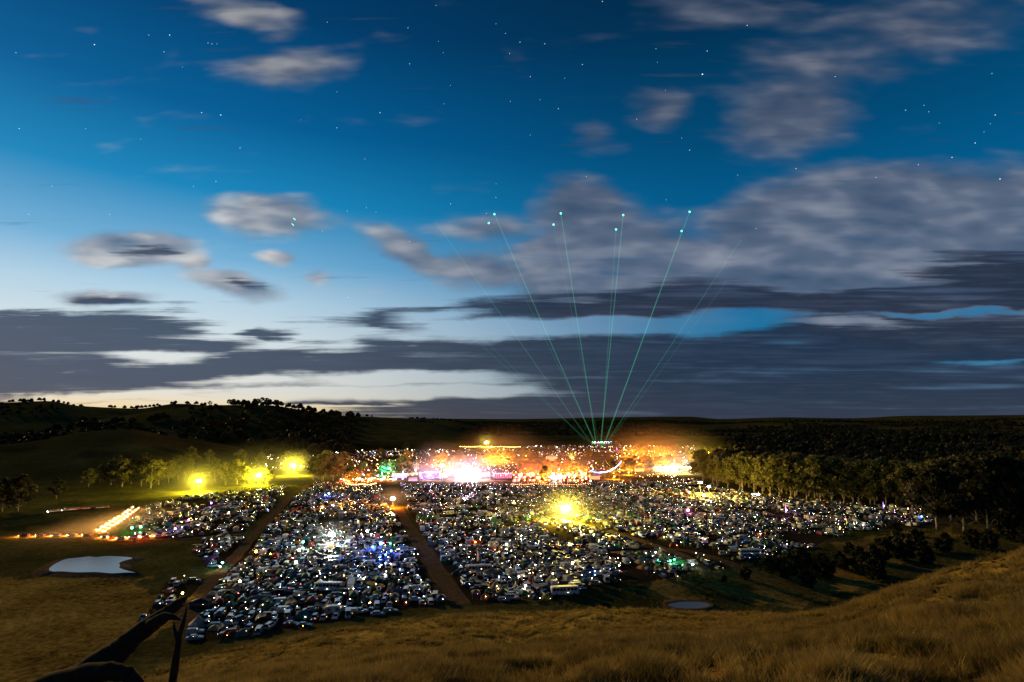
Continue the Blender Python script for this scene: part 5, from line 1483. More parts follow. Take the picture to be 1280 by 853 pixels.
for px, py, h, col, s, r, pw, lab in [
    (476, 680, 5, (.04, .12, 1.0), 90, .7, 9000, 'bright blue lantern left of the central track, lighting the tents round it blue'),
    (466, 684, 3, B, 60, .45, 2500, 'blue lantern left of the brightest blue one'), (489, 689, 3, B, 60, .45, 2500, 'blue lantern right of the brightest blue one'), (482, 694, 3, B, 50, .4, 1800, 'small blue lantern below the brightest blue one'), (488, 680, 3, G, 40, .3, 500, 'green lantern beside the bright blue one'),
    (379, 678, 3, CY, 50, .5, 1600, 'turquoise lantern in the left part of the camp'), (459, 664, 5, (1, 1, 1), 80, .45, 1500, 'white lantern between the white tower and the blue lantern'),
    (411, 617, 4, B, 80, .7, 5000, 'blue lantern at the back of the camp on the left'), (407, 619, 3, B, 60, .5, 2000, 'smaller blue lantern beside the one at the back left'),
    (320, 690, 3, O, 60, .5, 900, 'orange lantern under an awning by the gap track'), (278, 704, 2.5, CY, 45, .45, 1000, 'turquoise lantern near the pond track'), (275, 709, 2, (1, .6, .2), 60, .3, 400, 'warm lantern below the turquoise one'),
    (165, 660, 3, G, 80, .55, 2400, 'green lantern beside the queue of headlights'), (176, 659, 3, G, 80, .5, 2000, 'green lantern right of the other green one'), (174, 671, 2.5, RD, 70, .6, 2200, 'red lantern below the green ones'),
    (236, 650, 3, MG, 60, .4, 900, 'pink lantern in the far left block'), (219, 661, 3, PU, 50, .4, 900, 'violet lantern in the far left block'), (264, 629, 3, PU, 60, .5, 1500, 'pale violet lantern at the back of the far left block'),
    (860, 638, 4, MG, 90, .75, 3500, 'bright pink lantern right of the middle of the camp'), (838, 702, 2.5, G, 40, .35, 700, 'green lantern at the front edge by the lane'), (843, 700, 2.5, G, 40, .3, 500, 'second green lantern at the front edge by the lane'),
    (866, 706, 1.6, (.8, 1, .9), 90, .3, 500, 'white lantern at the bonnet of the white van'), (633, 681, 3, (1, .85, .6), 80, .42, 700, 'warm white lantern in the dark gap right of the track'), (594, 678, 3, O, 50, .35, 350, 'orange lantern right of the central track'),
    (657, 753 - 20, 3, (1, .9, .7), 40, .3, 300, 'warm lantern near the front of the right block'), (716, 704, 2.5, (1, .8, .5), 70, .35, 500, 'warm lantern beside an orange tent near the front'),
    (852, 617, 3, RD, 70, .7, 3000, 'red lantern in the row of red stalls'), (862, 616, 3, (1, .25, .05), 70, .6, 2500, 'orange red lantern in the row of red stalls'), (983, 638, 4, (.8, .2, 1.0), 70, .4, 1600, 'violet lantern beneath the lit flag'),
    (1152, 646, 2.5, B, 60, .45, 1200, 'blue lantern near the last cars on the right'), (1050, 660, 2, (.9, .95, .1), 35, .3, 300, 'yellow lantern near the right end of the front row'), (1068, 656, 2, WW, 60, .35, 600, 'warm lantern under an awning at the right end'),
    (1079, 657, 2, WW, 60, .3, 400, 'warm lantern just right of the lit awning'), (1135, 636, 2, (1, .5, .2), 40, .25, 150, 'small orange lantern at the far right end'), (1193, 641, 2, (1, .6, .3), 50, .3, 200, 'lone warm lantern among the trees beyond the camp'),
    (228, 742, 1.8, Y, 60, .35, 500, 'yellow lantern by the tents at the fallen tree'), (300, 727, 1.8, WW, 70, .4, 500, 'warm lantern at the corner of the left block'), (374, 688, 2.2, (1, .75, .35), 70, .5, 900, 'warm lantern under the pale awning on the left'), (370, 703, 2.2, (.75, 1, .6), 50, .5, 700, 'pale green lantern inside a white tent')]:
    x, y, z = at_h(px, py, h)
    lantern(x, y, z, h, col, s, r, lab, group='coloured camp lanterns', power=pw, name='festival_lantern' if pw > 2000 else 'camp_lantern')
# ordinary lanterns: beside nearly every third pitch
k = 0; cs_ = [((1.0, .90, .72), 42), ((1.0, .66, .28), 30), ((.80, .90, 1.0), 13), ((1.0, .42, .08), 11), ((1.0, .15, .1), 2), ((.2, .4, 1.0), 2), ((.3, 1.0, .5), 1.5), ((1.0, .3, .8), 2)]
cp = np.array([c[1] for c in cs_], float); cp /= cp.sum()
cname = ['white', 'warm', 'cold white', 'orange', 'red', 'blue', 'green', 'pink']
_sl = {}
def small_label(cn, t, i):
    d2 = (TX - t['x']) ** 2 + (TY - t['y']) ** 2; nb = np.argsort(d2)[1:7]
    for n_ in nb:
        s_ = f"{cn} lantern between a {words_of(t)} and a {words_of(things[int(n_)])}, {side_words(t).replace(' of the central track', ' of the track')}"
        if s_ not in _sl and len(s_.split()) <= 16: _sl[s_] = 1; return s_
    for n_ in nb:
        s_ = f"{cn} lantern between a {words_of(t)} and a {words_of(things[int(n_)])}"
        if s_ not in _sl: _sl[s_] = 1; return s_
    return s_
order = rng.permutation(len(things))
for i in order[:250]:
    t = things[int(i)]
    j = int(rng.choice(len(cs_), p=cp)); r = (.08, .11, .15)[int(rng.integers(3))]
    a_ = rng.random() * 6.28; x, y = t['x'] + 2.2 * math.cos(a_), t['y'] + 2.2 * math.sin(a_)
    lantern(x, y, hz(x, y), 1.5 + .9 * rng.random(), cs_[j][0], (30, 80, 160)[int(rng.integers(3))], r, small_label(cname[j], t, int(i)).replace('a orange', 'an orange').replace('a olive', 'an olive'), group='small lanterns between the tents')
# headlight, torch and lantern sparks, with roof reflections made as lamps too: past counting
def sparks(name, its, rmin, rmax, cols, hh=(1.0, 3.0), smin=20, smax=120):
    """joined small lamps; one mesh per colour is not needed: the colour sits on the faces as the lamp's own"""
    q = MB(); q.ball((0, 0, 0), 1.0, 6, 4)
    V = np.array(q.v); flat = np.concatenate([np.array(f) for f in q.f]); lens = np.array([len(f) for f in q.f]); n = len(its); nv, nl, nf = len(V), len(flat), len(lens)
    X = np.array([(x, y, z + hh[0] + (hh[1] - hh[0]) * rng.random()) for x, y, z in its]); Rr = rmin + (rmax - rmin) * rng.random(n) ** 2
    P = (V[None] * Rr[:, None, None] + X[:, None, :]).reshape(-1, 3)
    me = bpy.data.meshes.new(name); me.vertices.add(n * nv); me.vertices.foreach_set('co', P.astype(np.float32).ravel())
    me.loops.add(n * nl); me.loops.foreach_set('vertex_index', (flat[None] + np.arange(n)[:, None] * nv).astype(np.int32).ravel())
    me.polygons.add(n * nf); st = np.concatenate([[0], np.cumsum(lens)[:-1]]); me.polygons.foreach_set('loop_start', (st[None] + np.arange(n)[:, None] * nl).astype(np.int32).ravel()); me.update()
    pr = np.array([c[1] for c in cols], float); pr /= pr.sum(); ci = rng.choice(len(cols), size=n, p=pr)
    cc = np.array([list(cols[i][0]) + [1] for i in ci]) ; s = smin + (smax - smin) * rng.random(n) ** 3
    cc[:, :3] *= s[:, None]
    at = me.color_attributes.new('glow', 'FLOAT_COLOR', 'POINT'); at.data.foreach_set('color', np.repeat(cc, nv, 0).astype(np.float32).ravel())
    if 'spark' not in _em:
        m = bpy.data.materials.new('lamp_spark'); m.use_nodes = True; t = m.node_tree; t.nodes.clear(); N = NT(t)
        a = t.nodes.new('ShaderNodeAttribute'); a.attribute_name = 'glow'; e_ = t.nodes.new('ShaderNodeEmission'); o_ = t.nodes.new('ShaderNodeOutputMaterial')
        t.links.new(a.outputs['Color'], e_.inputs[0]); t.links.new(e_.outputs[0], o_.inputs[0]); m.cycles.emission_sampling = 'NONE'; _em['spark'] = m
    me.materials.append(_em['spark'])
    o = bpy.data.objects.new(name, me); C.objects.link(o); o['kind'] = 'stuff'
    return o
pool = [(t['x'], t['y'], t['z'], t['k']) for t in items]
sel = [pool[int(i)] for i in rng.choice(len(pool), size=min(5400, len(pool)), replace=False)]
sparks('camp_lights_and_glints', [(x + 2 * rng.random(), y - 1.8, z) for x, y, z, k in sel], .04, .125, cs_, (.6, 2.2), 3, 60)
far_pool = [t for t in rest_items if t.get('d') is None]
sel = [far_pool[int(i)] for i in rng.choice(len(far_pool), size=560, replace=False)]
sparks('far_camp_lights', [(t['x'], t['y'], t['z']) for t in sel], .22, .75, cs_, (1.5, 4), 2, 40)

# ------------------------------------------------------------------ cars with their lights on; the paddock and pond queues stand in for headlight streaks
def queue(pts_px, n, face, kinds=('hatch', 'sedan', 'wagon', 'four'), glow='amber', group='stand-in queue of cars with headlights on', w0='in the queue climbing the paddock track', near=True):
    global lit_protos
    P = [gp(*p) for p in pts_px]; L = [0]
    for a_, b_ in zip(P[:-1], P[1:]): L.append(L[-1] + math.hypot(b_[0] - a_[0], b_[1] - a_[1]))
    for i in range(n):
        s = L[-1] * (i + .5) / n
        x = float(np.interp(s, L, [p[0] for p in P])); y = float(np.interp(s, L, [p[1] for p in P]))
        j = min(int(np.searchsorted(L, s)), len(P) - 1); j = max(j, 1)
        rz = math.atan2(P[j][1] - P[j - 1][1], P[j][0] - P[j - 1][0]) + (pi if face < 0 else 0)
        kd = kinds[int(rng.integers(len(kinds)))]
        if ('lit', kd, glow) not in _lp: _lp[('lit', kd, glow)] = make_car(kd, 'proto_lit', glow); PROTO['lit' + kd + glow] = _lp[('lit', kd, glow)]
        o = dup(_lp[('lit', kd, glow)], (x, y, hz(x, y) + .1), rz + (rng.random() - .5) * .1); o.name = 'queued_car'
        c = pick(CARW); o.color = COL[c] + (1,)
        if glow == 'amber': lamp(o, (3.4, 0, 1.1), (1, .36, .04), 3600, .6)
        tag(o, f"{c} {SHAPE.get(kd, '4x4')} with lights on, {ORD[i]} {w0}", 'car', group)
_lp = {}
queue([(128, 667), (150, 652), (174, 635)], 11, -1, w0='from the near end of the stand-in queue')
queue([(120, 666), (142, 652), (167, 634.5)], 10, -1, w0='from the near end of the added outer lane')  # lane added only to brighten the headlight streak
queue([(205, 672), (150, 675), (126, 673)], 6, 1, w0='from the right of the stand-in pond queue')
queue([(118, 671), (90, 671), (20, 672)], 5, 1, w0='of the stand-ins leaving by the pond track')
for a_ in ((166, 643, 6000), (152, 652, 7000), (136, 663, 6000), (120, 671, 3500), (152, 674, 2500)):
    pass
queue([(60, 641), (100, 637.5), (136, 635)], 9, -1, glow='white', group='cars along the far paddock track', w0='from the left along the far paddock track')
queue([(400, 636), (430, 631), (470, 628)], 5, -1, group='cars along the cross track', w0='from the left on the cross track')

# ------------------------------------------------------------------ the festival ground
def stage(px, py, w, d, h, col, power, label, screen, roof='flat'):
    x, y = gp(px, py); z = hz(x, y)
    root = bpy.data.objects.new('festival_stage', None); C.objects.link(root); root.location = (x, y, z)
    t = MB(); t.box(-w / 2, w / 2, -d / 2, d / 2, .2, 1.6); obj('platform', t.mesh('platform', M['black']), root)
    for sx in (-1, 1):
        for sy in (-1, 1):
            q = MB(); cx_, cy_ = sx * (w / 2 - .4), sy * (d / 2 - .4)
            for ax in (-.3, .3):
                for ay in (-.3, .3): q.tube([(cx_ + ax, cy_ + ay, 1.6), (cx_ + ax, cy_ + ay, h)], .06, 4)
            for kk in range(int(h / 1.2)):
                z0 = 1.8 + kk * 1.1; q.tube([(cx_ - .3, cy_ - .3, z0), (cx_ + .3, cy_ - .3, z0 + .9)], .035, 3); q.tube([(cx_ + .3, cy_ + .3, z0), (cx_ - .3, cy_ + .3, z0 + .9)], .035, 3)
            obj('truss_tower', q.mesh('truss_tower', M['steel']), root)
    q = MB(); nr = 7
    rr = []
    for i in range(nr):
        u = i / (nr - 1) * 2 - 1; zz = h + (h * .22 * (1 - u * u) if roof == 'arch' else h * .18 * (1 - abs(u)) if roof == 'gable' else .3)
        rr.append([(u * w / 2, -d / 2 - .6, zz), (u * w / 2, d / 2, zz - .6), (u * w / 2, d / 2, zz - .9), (u * w / 2, -d / 2 - .6, zz - .35)])
    q.rings(rr, 0); obj('roof', q.mesh('roof', M['black']), root)
    for (sx0, sx1, sz0, sz1, c_, s_) in screen:
        q = MB(); q.box(sx0 * w, sx1 * w, d / 2 - .75, d / 2 - .6, sz0 * h, sz1 * h); obj('screen', q.mesh('screen', em(c_, s_)), root)
    for sx in (-1, 1):
        for kk in range(3):
            q = MB(); q.hexa([(-.8, -.5, 0), (.8, -.5, 0), (.8, .5, 0), (-.8, .5, 0)], [(-.8, -.62, 1.1), (.8, -.62, 1.1), (.8, .5, 1.1), (-.8, .5, 1.1)])
            obj('loudspeaker', q.mesh('loudspeaker', M['black']), root, (sx * (w / 2 + 1.3), -d / 2 + .4, kk * 1.12 + .2))
    nl = max(4, int(w / 2.2))
    for kk in range(nl):
        q = MB(); q.tube([(0, 0, .25), (0, -.1, -.15)], [.16, .22], 8); c_ = obj('stage_light', q.mesh('stage_light', M['trim']), root, (-w / 2 + (kk + .5) * w / nl, -d / 2 + .2, h - .6))
        q = MB(); q.ball((0, -.12, -.2), .20, 6, 4); obj('lens', q.mesh('lens', em(col[kk % len(col)], 220.0)), c_)
    if power: lamp(root, (0, -d / 2 - 2.5, h * .75), col[0], power, 2.4)
    if power > 90000:      # added lamps in front that widen the glare of the brightest stages
        for kx in (-.36, -.2, .2, .36):
            lamp(root, (kx * w, -d / 2 - 1.2, h * (.62 + .2 * abs(math.sin(kx * 9)))), col[1 if kx in (-.2, .2) else 0], power * .35, 1.5)
    return tag(root, label, 'stage', 'festival stages')
WM = (1.0, .74, .95)
stage(586, 600, 26, 12, 11, [WM, (1, .4, .9), (1, 1, 1)], 130000, 'brightest stage, with white and magenta lights, left of the middle', [(-.45, .45, .25, .9, (1, .30, .75), 1.6)], 'arch')
stage(538, 600, 22, 10, 9, [(.62, .45, 1), (.4, .3, 1), (1, .6, 1)], 46000, 'violet and white lit stage left of the brightest one', [(-.45, .1, .25, .9, (.35, .15, 1), 1.3), (.1, .45, .25, .9, (.7, .15, 1), 1.3)], 'flat')
stage(500, 600, 16, 8, 7, [(.8, .5, 1), (1, .6, .8)], 9000, 'small lilac stage at the left of the festival ground', [(-.4, .4, .25, .85, (.7, .4, .9), 2)], 'gable')
stage(628, 600, 20, 9, 8, [(1, .1, .25), (1, .3, .5)], 9000, 'red lit stage with a striped front right of the brightest one', [(-.45 + k * .1, -.40 + k * .1, .2, .85, (1, .08, .12), 5) for k in range(10)], 'flat')
stage(696, 602, 14, 8, 7, [(1, .75, .95), (1, .5, .8)], 16000, 'small pink lit stage left of the orange stalls', [(-.4, .4, .25, .8, (1, .5, .8), 3)], 'gable')
stage(840, 592, 44, 14, 9, [(1, .62, .30), (1, .85, .6), (1, .3, .08)], 100000, 'long stage blazing orange and white at the right end of the festival ground', [(-.48, -.3, .2, .7, (1, .35, .06), 3), (-.2, -.05, .2, .85, (1, .55, .2), 5), (.08, .2, .2, .6, (1, .75, .45), 5), (.32, .48, .2, .8, (1, .3, .06), 3)], 'flat')
stage(628, 578, 18, 10, 10, [(1, .40, .06), (1, .6, .2)], 60000, 'orange lit stage behind the red one', [(-.4, .4, .2, .95, (1, .45, .06), 4)], 'gable')
stage(752, 562, 46, 16, 8, [(.2, 1, .35), (.9, 1, .8), (.1, .9, .3), (1, .2, .7)], 9000, 'distant stage with the green lasers, green and white lights along its front', [(-.48 + k * .12, -.40 + k * .12, .25, .85, [(.1, .8, .2), (.6, 1, .3), (.9, .1, .5), (.1, .6, .8)][k % 4], 1.2) for k in range(8)], 'flat')
stage(482, 589, 12, 8, 6, [(.03, .9, .65)], 9000, 'teal lit chill-out stage at the left of the festival ground', [(-.4, .4, .2, .9, (.03, .8, .6), 4)], 'arch')

# coloured uplights under the festival trees
k = 0
def uplight(px, py, h, col, power, label):
    x, y, z = at_h(px, py, h)
    root = bpy.data.objects.new('uplight', None); C.objects.link(root); root.location = (x, y, z)
    q = MB(); q.box(-.35, .35, -.3, .3, 0, .35); q.tube([(-.4, 0, .3), (-.4, 0, h - .1)], .05, 5); obj('housing', q.mesh('housing', M['trim']), root)
    q = MB(); q.ball((-.4, 0, h), .38, 8, 5); obj('lens', q.mesh('lens', em(col, 120.0)), root)
    lamp(root, (-.4, 0, h + .9), col, power * 7.5, 1.2)
    return tag(root, label, 'uplight', 'uplights under the festival trees')
for i, (px, py, h, col, pw, cn) in enumerate(UPL):
    uplight(px, py, h, col, pw, f"{cn} uplight under the festival gum trees, {ordw(i)} of them")

# market stalls with their own warm lamps
for i in range(64):
    row_ = i % 3
    px = 640 + (i / 64.0) * 132 + rng.random() * 5 if i < 46 else 426 + (i - 46) / 18 * 70
    py = (603, 599, 595)[row_] + rng.random() * 1.5 if i < 46 else 603 - rng.random() * 2
    x, y = gp(px, py)
    o = dup(PROTO['g1'], (x, y, hz(x, y)), rng.random() * .4, 1.25); o.name = 'market_stall'; o.color = TCOL[('white', 'orange', 'red', 'beige')[i % 4]] + (1,)
    tag(o, f"{('white', 'orange', 'red', 'beige')[i % 4]} market stall in the orange lit market, {ordw(i)} of its stalls", 'market stall', 'stalls of the festival market')
    c_ = ((1, .42, .06), (1, .60, .25), (1, .28, .06), (1, .8, .5))[int(rng.integers(4))]
    lantern(x + .5, y - 2.2, hz(x, y), 2.6, c_, (60, 120, 200)[i % 3], .34 + .16 * rng.random(), f"lantern in front of the {('white', 'orange', 'red', 'beige')[i % 4]} {ordw(i)} market stall", group='lanterns of the market', name='market_lantern')
fest = []
while len(fest) < 1150:
    px, py = 430 + 445 * rng.random(), 558 + 42 * rng.random()
    if fbm(px / 30, py / 8, 2, 5) > .42:
        x, y = gp(px, py); z = hz(x, y)
        if z < 4: fest.append((x, y, z))
sparks('festival_lights', fest, .12, .50, [((1, .42, .06), 40), ((1, .7, .35), 30), ((1, .2, .06), 14), ((1, .95, .9), 16), ((1, .4, .8), 8)], (1.5, 5), 3, 60)

# coloured lanterns strung through the festival ground
for i in range(40):
    cn, col = (('pink', (1, .18, .55)), ('magenta', (1, .06, .45)), ('violet', (.45, .12, 1)), ('blue', (.06, .15, 1)), ('red', (1, .04, .03)), ('white', (1, .9, .8)))[int(rng.integers(6))]
    px, py = 436 + 8.6 * i * .95 + 4 * rng.random(), 590 + 14 * rng.random()
    x, y = gp(px, py)
    lantern(x, y, hz(x, y), 4.0, col, 70, .40 + .25 * rng.random(), f"{cn} lantern in the festival ground, {ordw(i)} coloured one from the left", group='coloured festival lanterns', power=5000 if i % 2 else 0, name='festival_lantern')

# festoon strings: posts, cord and bulbs
def festoon(pts_px, h, col, s, r, nb, label, sag=.9):
    G_ = [at_h(px, py, h) for px, py in pts_px]
    root = bpy.data.objects.new('festoon_lights', None); C.objects.link(root); o0 = Vector(G_[0]); root.location = o0
    cord = MB(); bulbs = MB()
    for g in G_:
        q = MB(); v = Vector(g) - o0; q.tube([v, v + Vector((0, 0, h))], .06, 5); obj('post', q.mesh('post', M['steel']), root)
    for a_, b_ in zip(G_[:-1], G_[1:]):
        a_, b_ = Vector(a_) - o0, Vector(b_) - o0; pts = []
        for k in range(nb + 1):
            t = k / nb; p = a_.lerp(b_, t) + Vector((0, 0, h - sag * 4 * t * (1 - t))); pts.append(p)
            bulbs.ball((p.x, p.y, p.z - r), r, 6, 4)
        cord.tube(pts, .025, 3)
    obj('cord', cord.mesh('cord', M['trim']), root)
    b = obj('bulbs', bulbs.mesh('bulbs', em(col, s)), root); b['kind'] = 'stuff'
    return tag(root, label, 'string lights', 'strings of lights over the festival ground')
festoon([(778, 562), (800, 562.5), (818, 564), (836, 567)], 7, (1, .55, .12), 60, .42, 12, 'long orange string of lights under the far right festival trees')
festoon([(852, 584), (862, 584), (870, 585)], 5, (1, .8, .6), 70, .35, 12, 'white string of lights at the right end of the long stage')
festoon([(822, 587), (838, 585), (852, 584)], 6, (1, .7, .45), 70, .35, 12, 'warm string of lights above the long stage')
festoon([(432, 604), (452, 605), (470, 604)], 4, (1, .6, .2), 40, .22, 10, 'amber string of lights at the left end of the festival ground')
festoon([(640, 605), (668, 604), (700, 605), (735, 604)], 4, (1, .25, .06), 26, .22, 12, 'red orange string of lights along the front of the market')
festoon([(575, 558), (600, 558), (625, 558), (650, 558.5)], 7, (1, .6, .2), 40, .5, 10, 'far warm string of lights beside the tall yellow tower')
# crescent of blue and white light
x0, y0 = gp(756, 604); root = bpy.data.objects.new('light_crescent', None); C.objects.link(root); z0 = hz(x0, y0); root.location = (x0, y0, z0)
cp_ = [rp(px, py, y0) - Vector((x0, y0, z0)) for px, py in [(739, 588), (743, 590.5), (749, 591), (756, 590.5), (763, 588.5), (769, 585), (774, 580.5), (777, 576.5)]]
q = MB(); q.tube(cp_[:3], [.18, .32, .34], 7); obj('light_tube', q.mesh('light_tube', em((.10, .22, 1.0), 14.0)), root)
q = MB(); q.tube(cp_[2:6], [.34, .36, .34, .32], 7); obj('light_tube', q.mesh('light_tube', em((.55, .65, 1.0), 14.0)), root)
q = MB(); q.tube(cp_[5:], [.32, .28, .12], 7); obj('light_tube', q.mesh('light_tube', em((.25, .40, 1.0), 14.0)), root)
for k in (1, 3, 5, 6):
    q = MB(); q.tube([(cp_[k].x, .3, 0), (cp_[k].x, .3, cp_[k].z)], .10, 5); obj('mast', q.mesh('mast', M['steel']), root)
tag(root, 'crescent of blue and white light on masts right of the market', 'light sculpture')
# marquees
for i, (px, py, s, c) in enumerate([(552, 598, 1.6, 'white'), (606, 597, 1.5, 'white'), (560, 592, 1.6, 'beige'), (660, 588, 1.8, 'white'), (744, 600, 1.6, 'white'), (716, 604, 1.3, 'beige'), (800, 590, 1.6, 'white'), (516, 602, 1.2, 'white'), (455, 596, 1.4, 'beige'), (690, 577, 2.4, 'white')]):
    x, y = gp(px, py); o = dup(PROTO['g2'], (x, y, hz(x, y)), .1, s * 1.3); o.name = 'marquee'; o.color = TCOL[c] + (1,)
    tag(o, f"{c} festival marquee, {ORD[i]} of ten round the stages", 'marquee', 'festival marquees')
# white lit screen on the edge of the treeline, and thin lit flags
x, y = gp(945, 622); root = bpy.data.objects.new('lit_awning', None); C.objects.link(root); root.location = (x, y, hz(x, y)); root.rotation_euler = (0, 0, -.5)
q = MB(); q.add([(-3.5, 0, 2.2), (3.5, 0, 2.2), (3.5, 2.4, 3.2), (-3.5, 2.4, 3.2), (-3.5, 0, 2.1), (3.5, 0, 2.1), (3.5, 2.4, 3.1), (-3.5, 2.4, 3.1)], [(0, 1, 2, 3), (7, 6, 5, 4), (0, 4, 5, 1)]); obj('sheet', q.mesh('sheet', M['canvas']), root)
for sx in (-3.4, 3.4):
    for yy, zz in ((0, 2.1), (2.3, 3.1)):
        q = MB(); q.tube([(sx, yy, 0), (sx, yy, zz)], .04, 4); obj('pole', q.mesh('pole', M['steel']), root)
q = MB(); q.tube([(-3, -.25, 2.3), (3, -.25, 2.3)], .10, 6); obj('light_tube', q.mesh('light_tube', em((1, .97, .9), 60.0)), root)
lamp(root, (0, -.9, 2.4), (1, .97, .9), 900, .3)
tag(root, 'white awning lit by a tube lamp, below the left end of the treeline', 'awning')
def flag(px, py, h, col, label, lit=None):
    x, y = gp(px, py); root = bpy.data.objects.new('feather_flag', None); C.objects.link(root); root.location = (x, y, hz(x, y))
    q = MB(); q.tube([(0, 0, 0), (0, 0, h * .8), (.25, 0, h)], [.04, .03, .015], 5); obj('pole', q.mesh('pole', M['steel']), root)
    q = MB(); n = 7; vs = []
    for k in range(n):
        t = k / (n - 1); zz = h * (.25 + .75 * t); w_ = .75 * math.sin(pi * (.25 + .72 * t)) + .03
        vs += [(.03 + .22 * t * t, .02 * math.sin(k), zz), (.03 + .22 * t * t + w_, .06 * math.sin(k * 1.7), zz)]
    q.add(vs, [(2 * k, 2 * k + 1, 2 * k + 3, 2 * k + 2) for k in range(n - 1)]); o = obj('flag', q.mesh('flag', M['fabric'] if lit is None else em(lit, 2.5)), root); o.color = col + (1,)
    return tag(root, label, 'flag', 'feather flags')
for px, py, h, c, lab, lit in [(982, 644, 7, (.5, .2, .6), 'violet lit feather flag in the right part of the camp', (.85, .35, 1.0)), (1104, 638, 6, (.4, .2, .7), 'thin violet lit feather flag near the right end', (.45, .2, 1.0)), (448, 664, 6, (.3, .4, .7), 'pale blue feather flag by the white tower', None),
                          (596, 705, 6, (.5, .4, .6), 'lilac feather flag right of the central track', None), (734, 650, 6, (.6, .6, .5), 'white feather flag near the brightest yellow tower', None), (1058, 658, 5, (.5, .6, .1), 'yellow green feather flag at the right end of the front row', None),
                          (782, 646, 5, (.7, .6, .3), 'cream feather flag right of the brightest yellow tower', None), (565, 618, 6, (.3, .3, .3), 'grey feather flag behind the central track', None)]:
    flag(px, py, h, c, lab, lit)

# ------------------------------------------------------------------ lasers
def beam_mat(name, col, s):
    m = bpy.data.materials.new(name); m.use_nodes = True; t = m.node_tree; t.nodes.clear()
    e_ = t.nodes.new('ShaderNodeEmission'); e_.inputs[0].default_value = col + (1,); e_.inputs[1].default_value = s
    tr = t.nodes.new('ShaderNodeBsdfTransparent'); ad = t.nodes.new('ShaderNodeAddShader'); o = t.nodes.new('ShaderNodeOutputMaterial')
    t.links.new(e_.outputs[0], ad.inputs[0]); t.links.new(tr.outputs[0], ad.inputs[1]); t.links.new(ad.outputs[0], o.inputs[0]); m.cycles.emission_sampling = 'NONE'
    return m
LB = [beam_mat('laser_beam', (.08, .75, .34), s) for s in (.085, .042, .02)]
LY = gp(752, 560)[1]
SPOT = em((.12, 1.0, .55), 3.0, False)
for i, (bx_, by_, tx, ty, lv, spot, lab) in enumerate([
        (743, 553, 618, 268, 0, 1, 'green laser beam leaning left to a bright spot, strongest of the left ones'), (738, 553, 544, 277, 1, 0, 'green laser beam leaning far left'), (731, 550, 520, 339, 2, 0, 'faint green laser beam leaning farthest left'),
        (744, 553, 611, 279, 2, 1, 'faint green laser beam just left of the strong left one'), (745, 553, 701, 267, 0, 1, 'green laser beam left of the upright pair'), (748, 553, 692, 281, 2, 1, 'faint green laser beam left of the one beside the upright pair'),
        (751, 553, 779, 269, 0, 1, 'nearly upright green laser beam with the higher spot'), (752, 553, 770, 287, 1, 1, 'nearly upright green laser beam with the lower spot'), (756, 553, 862, 265, 0, 1, 'green laser beam leaning right to the highest spot'),
        (757, 553, 852, 289, 1, 1, 'fainter green laser beam leaning right, with a lower spot'), (760, 551, 926, 300, 1, 0, 'green laser beam leaning farthest right'), (762, 551, 908, 352, 2, 0, 'faint green laser beam leaning far right'), (736, 552, 566, 400, 2, 0, 'faint short green laser beam on the left')]):
    p0, p1 = rp(bx_, by_, LY - 4), rp(tx, ty, LY - 4)
    q = MB(); q.tube([(0, 0, 0), p1 - p0], 1.15, 6, caps=False)
    o = obj('laser_beam', q.mesh('laser_beam', LB[lv]), None, p0)
    tag(o, lab, 'laser beam', 'green laser beams over the far stage')
    if spot:
        q = MB(); q.ball((0, 0, 0), 2.7, 8, 6); obj('spot', q.mesh('spot', SPOT), o, p1 - p0)
    q = MB(); q.box(-.5, .5, -.5, .5, -1.0, 0); obj('projector', q.mesh('projector', M['trim']), o)

# ------------------------------------------------------------------ stars
SR = 60000.0
ST = [(118, 56, 1.3), (212, 44, 1.2), (186, 44, .6), (205, 65, .8), (260, 54, .7), (265, 55, .7), (271, 55, .5), (252, 141, 1.1), (276, 144, 1.4), (300, 185, .9), (270, 227, .9), (242, 233, .6), (475, 141, 1.2), (421, 160, .9), (421, 115, .6), (510, 35, .8), (545, 7, .7), (548, 52, .6), (512, 80, .9), (409, 28, .7),
      (620, 30, .6), (632, 42, .7), (637, 67, .9), (650, 53, 1), (681, 55, .9), (663, 96, .9), (675, 125, .7), (698, 136, 1), (728, 81, .9), (706, 98, .6), (753, 2, 1), (820, 61, .7), (822, 78, .6), (878, 93, 2.2), (884, 64, 1), (934, 32, 1), (832, 113, .6), (852, 173, .7), (862, 188, 1.1), (796, 149, .8),
      (995, 211, 1.1), (1044, 96, .9), (1132, 138, .8), (1155, 132, .6), (1161, 140, .7), (1190, 197, 1.1), (1244, 144, 1), (1219, 179, 1.1), (1250, 224, 1.5), (1148, 206, .9), (1238, 155, .5), (1230, 165, .5), (1174, 154, .5), (733, 221, .8), (833, 250, .7), (922, 219, .7), (1095, 222, .8), (1240, 92, .6),
      (434, 264, .8), (458, 260, .8), (470, 265, .6), (403, 289, .8), (563, 255, 1), (608, 267, .8), (620, 247, 1), (620, 230, .6), (512, 302, .8), (435, 372, .9), (555, 130, .6), (563, 107, .6), (638, 127, .6), (663, 169, .6), (24, 161, .8), (65, 233, .6), (137, 268, .7), (36, 268, .7), (20, 66, .6), (176, 174, .5), (107, 161, .5), (228, 84, .4), (456, 199, .6), (376, 150, .4), (554, 66, .5), (945, 286, .9)]
q = MB(); q.ball((0, 0, 0), 1.0, 6, 4); smesh = q.mesh('star', em((.85, .93, 1.0), 1.6, False))
rank = {}
for nm, lo, hi in (('topmost', -9, 60), ('second highest', 60, 110), ('third highest', 110, 160), ('fourth highest', 160, 225), ('lowest', 225, 400)):
    for k, p in enumerate(sorted(q[:2] for q in ST if lo <= q[1] < hi)): rank[p] = (nm, k)
